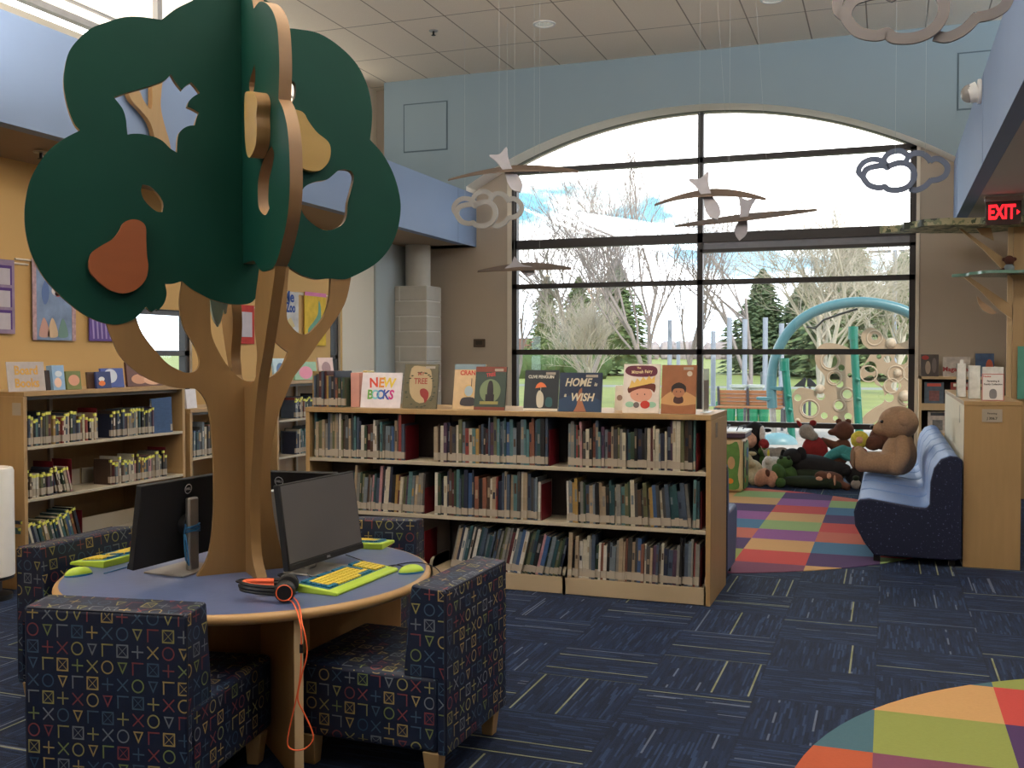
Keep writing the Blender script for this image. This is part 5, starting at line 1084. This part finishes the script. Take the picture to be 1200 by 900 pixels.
def q2(r,w,h):
    sh(r,[(-.25*w,.45*h),(-.3*w,.6*h),(-.2*w,.75*h),(-.12*w,.62*h),(-.16*w,.48*h)],(84,112,168),'quilt deep blue'); 
    for x,c,n in ((-.25,(196,150,136),'quilt coral'),(-.05,(206,176,140),'quilt sand'),(.2,(104,140,130),'quilt seaweed')): sh(r,[(x*w-.05,.05*h),(x*w-.03,.2*h),(x*w,.28*h),(x*w+.04,.18*h),(x*w+.05,.05*h)],c,n)
    sh(r,circ(.05*w,.62*h,.05,.04),(220,214,214),'quilt fish white'); sh(r,circ(.08*w,.58*h,.03,.02),(180,70,60),'quilt fish red')
    for s in (-.47,.47): MB().box(s*w-.02,s*w+.02,-.003,0,0,h).build('patch_border',mat('pink patch border',(190,160,166),.9,var=.5,scale=30),r)
quilt('blue undersea quilt with coral border left of the tree',38,87,305,399,('sea blue quilt',(134,156,190)),q2)
def q3(r,w,h):
    for i in range(9): x=-w*.42+i*w*.1; sh(r,[(x,.02),(x+.02,.02),(x-.02,h*.9),(x-.04,h*.9)],(160,140,200),'quilt pale stripe')
quilt('purple striped quilt mostly hidden behind the tree canopy',104,152,310,400,('purple quilt',(108,86,160)),q3)
def q4(r,w,h): MB().box(-w*.4,w*.4,-.003,0,h*.18,h*.82).build('white_square',mat('white quilt square',(190,184,194)),r); sh(r,circ(0,h*.5,w*.15,h*.12),(40,40,44),'quilt charcoal')
quilt('red and white quilt seen between the tree branches',268,298,357,403,('red quilt',(190,60,56)),q4)
def q5(r,w,h):
    text('Me',.17,mat('quilt letter blue',(60,90,160),.9),r,T(w*.12,-.004,h*.87)@FRONT,.001); text('the Zoo',.15,mat('quilt letter blue',(60,90,160)),r,T(0.02,-.004,h*.62)@FRONT,.001,sx=.7); sh(r,[(.1*w,.1*h),(0,.3*h),(.2*w,.4*h),(.35*w,.2*h)],(200,180,120),'quilt straw')
quilt('white quilt with blue letters Me the Zoo right of the trunk',318,350,341,392,('white quilt',(206,206,206)),q5)
def q6(r,w,h):
    MB().box(-w/2,w/2,-.003,0,h*.93,h).build('pink_border',mat('quilt pink',(214,130,180),.9),r); sh(r,[(-.3*w,.1*h),(-.35*w,.3*h),(-.1*w,.45*h),(.1*w,.6*h),(.15*w,.85*h),(.25*w,.7*h),(.2*w,.4*h),(-.1*w,.3*h),(-.15*w,.1*h)],(84,150,120),'quilt palm green')
quilt('yellow quilt with a green palm and pink border inside the right branch',357,382,343,405,('yellow quilt',(226,190,70)),q6)
# ---------------------------------------------------------------- outside
def gz(x,y): return -.06 if y<62 else -.06+(y-62)*.012
grass=mat('mown grass',(126,130,62),.9,var=.3,scale=.5); mulch=mat('pale rubber mulch',(170,152,142),.95,var=.3,scale=30,bmp=.5); conc=mat('concrete walk',(130,126,120),.9)
mb=MB(); Yg=[13.45,26,62,110,200]; 
for y0,y1,mi in ((13.45,24.6,0),(24.6,50,1),(50,53.5,2),(53.5,62,1),(62,110,1),(110,220,1)):
    mb.add([(-160,y0,gz(0,y0)),(120,y0,gz(0,y0)),(120,y1,gz(0,y1)),(-160,y1,gz(0,y1)),(-160,y0,gz(0,y0)-.3),(120,y0,gz(0,y0)-.3),(120,y1,gz(0,y1)-.3),(-160,y1,gz(0,y1)-.3)],[(0,1,2,3),(7,6,5,4),(0,4,5,1),(2,6,7,3)],mi)
struct(mb,'ground',[mulch,grass,conc])
mb=MB().box(-60,-6.5,-10,13.4,-.4,-.06); struct(mb,'ground_side',[grass])
bark=mat('grey brown bark',(134,122,118),.9,var=.2,scale=20); barkp=mat('pale twig bark',(176,164,150),.9,var=.2,scale=20)
def bare_tree(label,x,y,h,seed,m,spread=.5,mult=1,levels=5,r0=None,group=None,first=.18,upw=.25,stems=1,nb=3):
    rr=random.Random(seed); mb=MB(); tot=[0]
    def seg(p,d,L,r,lv):
        n=3; pts=[p]; dd=d
        for i in range(n):
            dd=(dd+Vector((rr.gauss(0,.10),rr.gauss(0,.10),rr.gauss(0,.05)+.04*upw))).normalized(); pts.append(pts[-1]+dd*L/n)
        mb.tube(pts,[max(.004,r*(1-.4*i/n)) for i in range(n+1)],4 if lv<levels-1 else 5,0)
        if lv==0: return
        k=nb if lv<levels else nb+1
        for j in range(k):
            f=rr.uniform(.35,1.0); i=min(int(f*n),n-1); q=pts[i]+(pts[i+1]-pts[i])*(f*n-i)
            a=rr.uniform(0,2*PI); side=dd.orthogonal().normalized(); side=Matrix.Rotation(a,3,dd)@side
            nd=(dd*(1-spread)+side*spread*rr.uniform(.7,1.3)+Vector((0,0,upw))).normalized()
            seg(q,nd,L*rr.uniform(.55,.8),r*.5,lv-1)
    t=thing('bare_tree',label,'tree',(x,y,gz(x,y)-.02),0,group='leafless trees outside the window')
    for s in range(stems):
        a=rr.uniform(0,2*PI); sp=.0 if stems==1 else .28
        d=Vector((sp*math.cos(a),sp*math.sin(a),1)).normalized(); seg(Vector((0,0,0)),d,h*.36,r0 or h*.014,levels)
    mb.build('branches',m,t,smooth=0); return t
bare_tree('pale many-stemmed leafless tree in the left window half',*[on(697,470,2,-.06)[i] for i in (0,1)],4.6,11,barkp,spread=.5,levels=4,stems=6,upw=.35,r0=.045,nb=4)
p=on(765,450,1,31); bare_tree('tall upright leafless tree just left of the centre mullion',p.x,31,10.5,5,bark,spread=.38,levels=4,stems=2,upw=.5,r0=.085,nb=4)
p=on(800,450,1,34); bare_tree('thin leafless tree close to the centre mullion',p.x,34,9.5,23,bark,spread=.35,levels=4,stems=1,upw=.5,r0=.09,nb=4)
p=on(962,450,1,40); bare_tree('broad leafless tree behind the teal arch',p.x,40,10.5,8,barkp,spread=.55,levels=5,stems=4,upw=.25,r0=.11,nb=4)
p=on(688,450,1,46); bare_tree('large twiggy leafless tree behind the left conifers',p.x,46,13.5,31,bark,spread=.5,levels=5,stems=3,upw=.3,r0=.13,nb=4)
p=on(880,450,1,52); bare_tree('distant leafless tree right of the mullion above the grey poles',p.x,52,13,44,bark,spread=.5,levels=5,stems=2,upw=.35,r0=.12)
p=on(604,450,1,50); bare_tree('leafless tree at the left window edge',p.x,50,10,61,bark,spread=.5,levels=5,stems=2,upw=.3,r0=.09)
p=on(1046,450,1,44); bare_tree('leafless tree at the right window edge by the lamp post',p.x,44,8,71,barkp,spread=.5,levels=5,stems=3,upw=.2,r0=.1)
# conifers
needl=[mat('conifer green a',(92,106,64),.9,var=.5,scale=2),mat('conifer green b',(100,112,68),.9,var=.4,scale=3),mat('conifer dark',(78,90,58),.9,var=.4,scale=3)]
def conifer(label,px,yy,h,r,seed,mi):
    p=on(px,450,1,yy); rr=random.Random(seed); t=thing('conifer_tree',label,'tree',(p.x,yy,gz(p.x,yy)),0,group='conifers beyond the lawn')
    MB().cyl((0,0,0),(0,0,h*.9),.14,.03,8).build('trunk',bark,t)
    mb=MB(); mb.lathe([(r*(1-q/12)**.8*.62*(.92+.16*(q%2)),h*(.05+.95*q/12)) for q in range(13)],14)
    for i in range(3200):
        f=rr.random()**.75; z=h*(.05+.95*(1-f)) if False else h*(.04+.96*f); R_=r*(1-f)**.8*rr.uniform(.35,1.08)*(1+.15*math.sin(9*f+seed)); a=rr.uniform(0,2*PI)
        c=Vector((R_*math.cos(a),R_*math.sin(a),z-.1*R_)); o=Vector((math.cos(a),math.sin(a),-.25)).normalized(); s=o.cross(Vector((0,0,1))).normalized(); L=rr.uniform(.3,.75)*(.5+.5*(1-f))*r/3.2; w=L*.42
        up_=Vector((0,0,.18*L)); mb.add([c-o*L*.5,c+s*w+up_*-.3,c+o*L*.6,c-s*w+up_*-.3,c+up_],[(0,1,4),(1,2,4),(2,3,4),(3,0,4)],0)
    mb.build('foliage',needl[mi],t,smooth=0)
    t['kind']='object'; del t['kind']; return t
for i,a in enumerate([('narrow light green conifer at the far left of the window',641,75,7.6,2.2,1,1),('conifer behind the pale leafless tree, left of two',678,72,7.2,2.8,2,0),('taller conifer behind the pale leafless tree, right of two',722,74,8.6,3.3,3,0),('dark conifer just right of the grey poles',893,78,7.8,3.6,4,2),('large conifer behind the broad leafless tree',995,70,9.6,4.2,5,0),('dark wide conifer filling the gap behind the teal arch',945,76,7.0,3.8,6,2),('conifer at the right window edge beside the lamp post',1058,66,7.8,3.2,7,1),('low dark conifer behind the tan climber',1022,80,6.6,4.0,8,2)]): conifer(*a)
# hedge, distant woods, house
def bushrow(name,label,px0,px1,yy,h,m,seed,cat_='hedge'):
    a=on(px0,450,1,yy); b_=on(px1,450,1,yy); rr=random.Random(seed); mb=MB(); n=int((b_.x-a.x)/1.1)+2
    for i in range(n):
        x=a.x+(b_.x-a.x)*i/(n-1); mb.ell((x+rr.uniform(-.4,.4),yy+rr.uniform(-.6,.6),gz(0,yy)+h*.4),(rr.uniform(.8,1.3),.9,h*rr.uniform(.45,.65)),fuzz=.35,seed=i,nu=14,nv=9)
    o=mb.build(name,m); return tag(o,label,cat_)
bushrow('hedge_row','green hedge at the lawn edge behind the left window half',596,700,66,1.9,mat('hedge green',(70,88,50),.95,var=.4,scale=4),3)
bushrow('distant_woods','brownish distant woods on the horizon through the middle of the window',560,1100,150,2.8,mat('distant brown woods',(160,146,146),1,var=.25,scale=.6),4,'woods')
p=on(598,450,1,95); h_=thing('brick_house','distant brick house at the far left of the window','house',(p.x,95,gz(0,95)))
MB().box(0,3.6,0,3,0,1.7).build('wall',mat('house wall',(130,120,110)),h_); MB().prism([(-.3,1.7),(3.9,1.7),(3.2,2.9),(.4,2.9)],-.3,3.3,lambda a,b_,q:(a,q,b_)).build('roof',mat('brick red roof',(112,76,64)),h_)
# grey poles
gp=mat('pale grey metal pole',(140,144,158),.5,.2)
for i,(px,py,yy) in enumerate(((785,375,34),(836,388,32),(855,372,31),(873,374,31),(897,372,31),(916,379,31),(795,400,40))):
    p=on(px,py,1,yy); t=tag(MB().cyl((p.x,yy,gz(0,yy)),(p.x,yy,p.z),.075,n=12).box(p.x-.12,p.x+.12,yy-.12,yy+.12,gz(0,yy),gz(0,yy)+.04).build('metal_pole',gp),'%s of the seven pale grey poles on the lawn'%['leftmost','third from left','fourth from left','fifth from left','sixth from left','rightmost','second from left'][i],'pole','pale grey poles on the lawn')
p=on(1049,293,1,48); t=thing('lamp_post','grey parking lot lamp post with two flat heads','lamp post',(p.x,48,gz(0,48)))
MB().cyl((0,0,0),(0,0,p.z-gz(0,48)),.11,.09,n=10).build('pole',gp,t); MB().box(-1.1,-.15,-.15,.15,p.z-.03,p.z+.06).box(.15,1.1,-.15,.15,p.z-.03,p.z+.06).build('lamp_heads',mat('dark grey lamp head',(90,94,104)),t)
p=on(893,440,1,33); tag(MB().cyl((p.x,33,-.06),(p.x,33,1.0),.05).box(p.x-.1,p.x+.1,32.9,33.1,-.06,0).build('dark_post',mat('dark grey post',(80,84,84))),'thin dark post among the pale poles','post')
# playground
teal=mat('teal painted tube',(72,110,116),.35,var=.05); emer=mat('emerald green post',(12,104,84),.4,var=.06); tanp=mat('tan moulded plastic',(158,134,108),.55,var=.06,scale=3); tanr=mat('light tan plastic rim',(176,154,130),.5)
YP=20.0; g0=-.06
def pp(px,py,y=YP): q=on(px,py,1,y); return (q.x,q.z)
ar=thing('climbing_arch','large teal tube arch of the playground climber','play equipment',(0,YP,0))
pts=[pp(*p) for p in [(905,478),(904,455),(906,430),(914,405),(930,382),(953,366),(980,357),(1007,354),(1035,357),(1062,365),(1085,380),(1105,400),(1122,430),(1130,478)]]
MB().tube([(q[0],0,q[1]) for q in cat_rom(pts,6,closed=False)],.095,16).build('arch_tube',teal,ar)
a=pp(905,478); MB().cyl((a[0],0,a[1]+.03),(a[0]+.04,0,g0),.06).build('post_foot',alu,ar)
for px,py in ((913,455),(897,467)): a=pp(px,py); MB().prism([(-.16,-.02),(-.16,.03),(.14,.03),(.06,-.05)],-.1,.1,lambda x,z,q:(a[0]+x,q,a[1]+z)).build('clamp_step',teal,ar,bevel=.01)
MB().tube([(pp(px,py)[0],.0,pp(px,py)[1]) for px,py in ((945,383),(955,385),(965,375),(985,368),(1005,362))],.02).build('inner_cable',blk,ar)
sl=pp(930,512,15.6); o=thing('play_dome','pale teal low dome on the mulch behind the stuffed toys','play equipment',(*[on(912,520,2,g0)[i] for i in (0,1)],g0)); MB().ell((0,0,0),(.34,.25,.2)).build('dome',mat('pale teal plastic',(110,142,148),.4),o); MB().tube([(.12,0,.15),(.15,0,.22),(.18,0,.16)],.012).build('lifting_handle',alu,o)
for i,((x0,y0),(x1,y1),l) in enumerate((((920,421),(928,497),'shorter left emerald green climber post'),((1000,384),(1007,497),'taller right emerald green climber post'))):
    a=pp(x0,y0); b_=pp(x1,y1,YP); t=thing('climber_post',l,'play equipment',(0,YP-.12,0)); e=(b_[0]+(b_[0]-a[0])*.1,g0)
    MB().cyl((a[0],0,a[1]),(e[0],0,g0),.072,n=16).build('post',emer,t); MB().cyl((a[0],0,a[1]-.22),(a[0],0,a[1]+.02),.09,.085,n=16).build('cap',emer,t)
    for f in (.45,.62,.97): x=a[0]+(e[0]-a[0])*f; z=a[1]+(g0-a[1])*f; MB().cyl((x,-.1,z),(x+.07,-.1,z-.03),.03).build('bolt_clamp',emer,t)
def climber(label,outl,holes,rings,knobs,y):
    t=thing('play_climber',label,'play equipment',(0,y,0)); f=lambda p:pp(p[0],p[1],y)+tuple(p[2:])
    H=[]
    for cx,cy,r in holes:
        c=pp(cx,cy,y); k=abs(pp(cx+r,cy,y)[0]-c[0]); H.append(circ(c[0],c[1],k,k,18))
    plate_mesh([cat_rom([f(p) for p in outl],4)]+H,.10,lambda x,z,w:(x,-w,z)).build('panel',[tanp,tanr],t,smooth=30)
    for cx,cy,r in rings:
        c=pp(cx,cy,y); k=abs(pp(cx+r,cy,y)[0]-c[0]); MB().tube([(c[0]+k*math.cos(a),-.055,c[1]+k*math.sin(a)) for a in [2*PI*i/24 for i in range(24)]],.013,6,closed=True).build('raised_ring',tanr,t)
    for cx,cy,r in knobs:
        c=pp(cx,cy,y); k=abs(pp(cx+r,cy,y)[0]-c[0]); MB().ell((c[0],-.05,c[1]),(k,k,k)).build('hand_hold',tanr,t)
climber('lower tan climber panel with round holes, left of the tall green post',[(927,470),(930,460),(938,454),(950,456),(958,458),(966,452),(966,440),(958,430),(955,418),(958,408),(968,402),(985,404),(997,410),(1000,420),(1000,500),(985,500),(960,502),(940,500),(930,498),(928,485)],
 [(935,466,4.2),(949,479,9),(973,423,8.5),(986,431,4),(978,443,6),(962,464,5),(984,450,4.5),(993,462,5.5),(966,487,4),(983,475,5),(994,488,4.5),(979,490,3),(996,440,3)],[(949,479,11),(973,423,11),(978,443,8.5),(993,462,8),(984,475,7)],[(961,456,6),(935,493,3.5)],YP+.32)
climber('tall tan climber panel with round holes at the right window edge',[(1006,436),(1014,425),(1020,412),(1012,404),(1009,395),(1012,388),(1021,384),(1031,388),(1036,396),(1044,402),(1056,402),(1066,395),(1070,370),(1074,362),(1100,362),(1110,400),(1108,500),(1060,500),(1040,488),(1020,498),(1008,500),(1012,488),(1024,478),(1036,470),(1034,455),(1022,440),(1010,444)],
 [(1025,395,4),(1020,430,7),(1040,421,4.5),(1056,420,8),(1070,428,6),(1032,445,8),(1050,452,6),(1042,466,5.5),(1062,468,5),(1070,482,10),(1030,418,3),(1085,440,9),(1088,470,7)],[(1025,396,9),(1018,438,10),(1050,438,10),(1045,452,9),(1068,437,10),(1062,466,9)],[(1044,402,6.5),(1060,464,7),(1052,437,5)],YP+.32)
# slatted bench
pb_=thing('park_bench','orange brown slatted park bench on the playground edge','bench',(0,22.5,0)); sl_=mat('orange brown slat',(150,98,62),.5,var=.1,scale=6)
bw=mat('bench dark steel',(80,78,82),.4,.3); a=pp(842,456,22.5); b_=pp(905,476,22.5)
for i in range(5): z=a[1]-.02-i*(a[1]-b_[1]+.06)/5; MB().box(a[0],b_[0]+.25,-.0+.02*i,.03+.02*i,z-.075,z).build('back_slat',sl_,pb_,bevel=.004)
for i in range(4): MB().box(a[0],b_[0]+.25,-.12*i-.1,-.12*i,b_[1]-.03,b_[1]).build('seat_slat',sl_,pb_,bevel=.004)
for f in (0,.45,1): x=a[0]+(b_[0]+.25-a[0])*f; MB().tube([(x,.12,g0),(x,.05,b_[1]),(x,-.03,a[1]+.03),(x,-.05,a[1]+.04)],.03,8).tube([(x,-.5,g0),(x,-.48,b_[1]-.04),(x,.0,b_[1]-.04)],.03,8).build('bench_leg',bw,pb_)
for i,px in enumerate((845,856,869,883,895)):
    a=pp(px,473,25); tag(MB().lathe([(0,g0),(.11,g0),(.13,g0+.42),(.13,g0+.46),(.11,g0+.46)],20,c=(a[0],25,0)).build('green_tub',mat('green plastic tub',(24,112,78),.4)),'%s green tub behind the park bench'%['leftmost','second','middle','fourth','rightmost'][i],'tub','green tubs behind the park bench')
for i,(px,l) in enumerate(((865,'left white round drum table on the lawn edge'),(886,'right white round drum table on the lawn edge'))):
    a=pp(px,454,27); tag(MB().lathe([(0,a[1]+.07),(.22,a[1]+.07),(.22,a[1]),(.16,a[1]-.02),(.16,g0),(0,g0)],28,c=(a[0],27,0)).build('drum_table',mat('white drum plastic',(160,162,160))),l,'table','white drum tables outside')
for i,(P_,l) in enumerate((([(930,453),(937,447),(943,442),(945,444),(943,453)],'left black fin of the spring rider'),([(946,453),(946,444),(949,443),(955,449),(958,453)],'right black fin of the spring rider'))):
    tag(plate_mesh([[pp(p[0],p[1],24) for p in P_]],.08,lambda x,z,w:(x,24-w,z)).build('play_fin',[blkm,blkm]),l,'play equipment','black fins beyond the climber'); a=pp(P_[2][0],453,24); MB().cyl((a[0],24,a[1]),(a[0],24,g0),.03).build('support',bw,COL.objects[-1] if False else [o for o in COL.objects if o.name.startswith('play_fin')][-1])
# ---------------------------------------------------------------- sky, sun, lamps
W=bpy.data.worlds.new('sky'); bpy.context.scene.world=W; W.use_nodes=True; nt=W.node_tree; bg=nt.nodes['Background']
vec,x,y,z=coords(nt,'Generated')
f=noise(nt,vec,3.2,7,(1,1,2.9)); zz=z
cr_=nt.nodes.new('ShaderNodeValToRGB'); cr_.color_ramp.elements[0].position=.425; cr_.color_ramp.elements[1].position=.49
q=f-(z-.2)*.3; nt.links.new(q.k,cr_.inputs[0])
sky=mixc(nt,V(nt,cr_.outputs[0]),(.065,.175,.235,1),(1.0,.98,.96,1))
low=mixc(nt,z.mx(0).mn(.12)/.12,(.40,.50,.62,1),sky)
nt.links.new(low,bg.inputs[0]); bg.inputs[1].default_value=SKY
def lamp(name,typ,loc,rot,e,c=(1,1,1),**k):
    d=bpy.data.lights.new(name,typ); d.energy=e; d.color=c
    for a,b_ in k.items(): setattr(d,a,b_)
    o=bpy.data.objects.new(name,d); COL.objects.link(o); o.location=loc; o.rotation_euler=rot; return o
def aim(v): return Vector(v).to_track_quat('-Z','Y').to_euler()
lamp('sun','SUN',(0,0,20),aim((-.35,.55,-.75)),SUN,(1,.95,.86),angle=.01)
# daylight through the tall clerestory windows on both sides, behind and beside the viewer
lamp('clerestory_daylight_left','AREA',(XWL+.1,-.6,4.85),aim((1,.5,.0)),CLL,(.95,.97,1),shape='RECTANGLE',size=7.5,size_y=.75)
lamp('clerestory_daylight_right','AREA',(XWR-.1,5.4,4.85),aim((-1,0,.05)),CLR,(.95,.97,1),shape='RECTANGLE',size=10.4,size_y=.75)
for i,(a,b_) in enumerate(((-4.3,-2.5),(-2.3,-3.2),(-.3,-2.5))): lamp('ceiling_fill_lamp','AREA',(a,b_,ZC-.03),(0,0,0),DNFILL,(1,.9,.76),shape='RECTANGLE',size=1.2,size_y=.6)  # unseen lamps added behind the viewer for more interior light
for y in (6.0,8.6,11): lamp('aisle_fill_lamp','AREA',(-5.85,y,ZB-.03),(0,0,0),AIS,(1,.84,.62),shape='DISK',size=.18)  # unseen warm fill lamps over the left aisle
lamp('ceiling_upfill_left','AREA',(-5.9,2.4,3.80),aim((.12,0,1)),UPFILL,(1,.96,.90),shape='RECTANGLE',size=.15,size_y=13)  # unseen up-facing fill added to brighten the ceiling
lamp('ceiling_upfill_right','AREA',(1.3,4.2,3.88),aim((-.12,0,1)),UPFILL*1.2,(1,.96,.90),shape='RECTANGLE',size=.15,size_y=16)  # matching added fill on the right, also aimed at the ceiling
for y in (3.5,7.5,10.8): lamp('aisle_fill_lamp','AREA',(2.6,y,ZB+.03),(0,0,0),26,(1,.93,.85),shape='DISK',size=.18)  # unseen lamps added to bounce light onto the right soffit
# portal for the big window
o=lamp('window_portal','AREA',(-2.27,YW+.35,2.3),aim((0,-1,0)),0,shape='RECTANGLE',size=5.2,size_y=4.7); o.data.energy=1; o.data.cycles.is_portal=True
sc=bpy.context.scene; sc.view_settings.view_transform='Standard'; sc.view_settings.look='None'; sc.view_settings.gamma=1; sc.view_settings.use_curve_mapping=False; sc.view_settings.exposure=EXPO
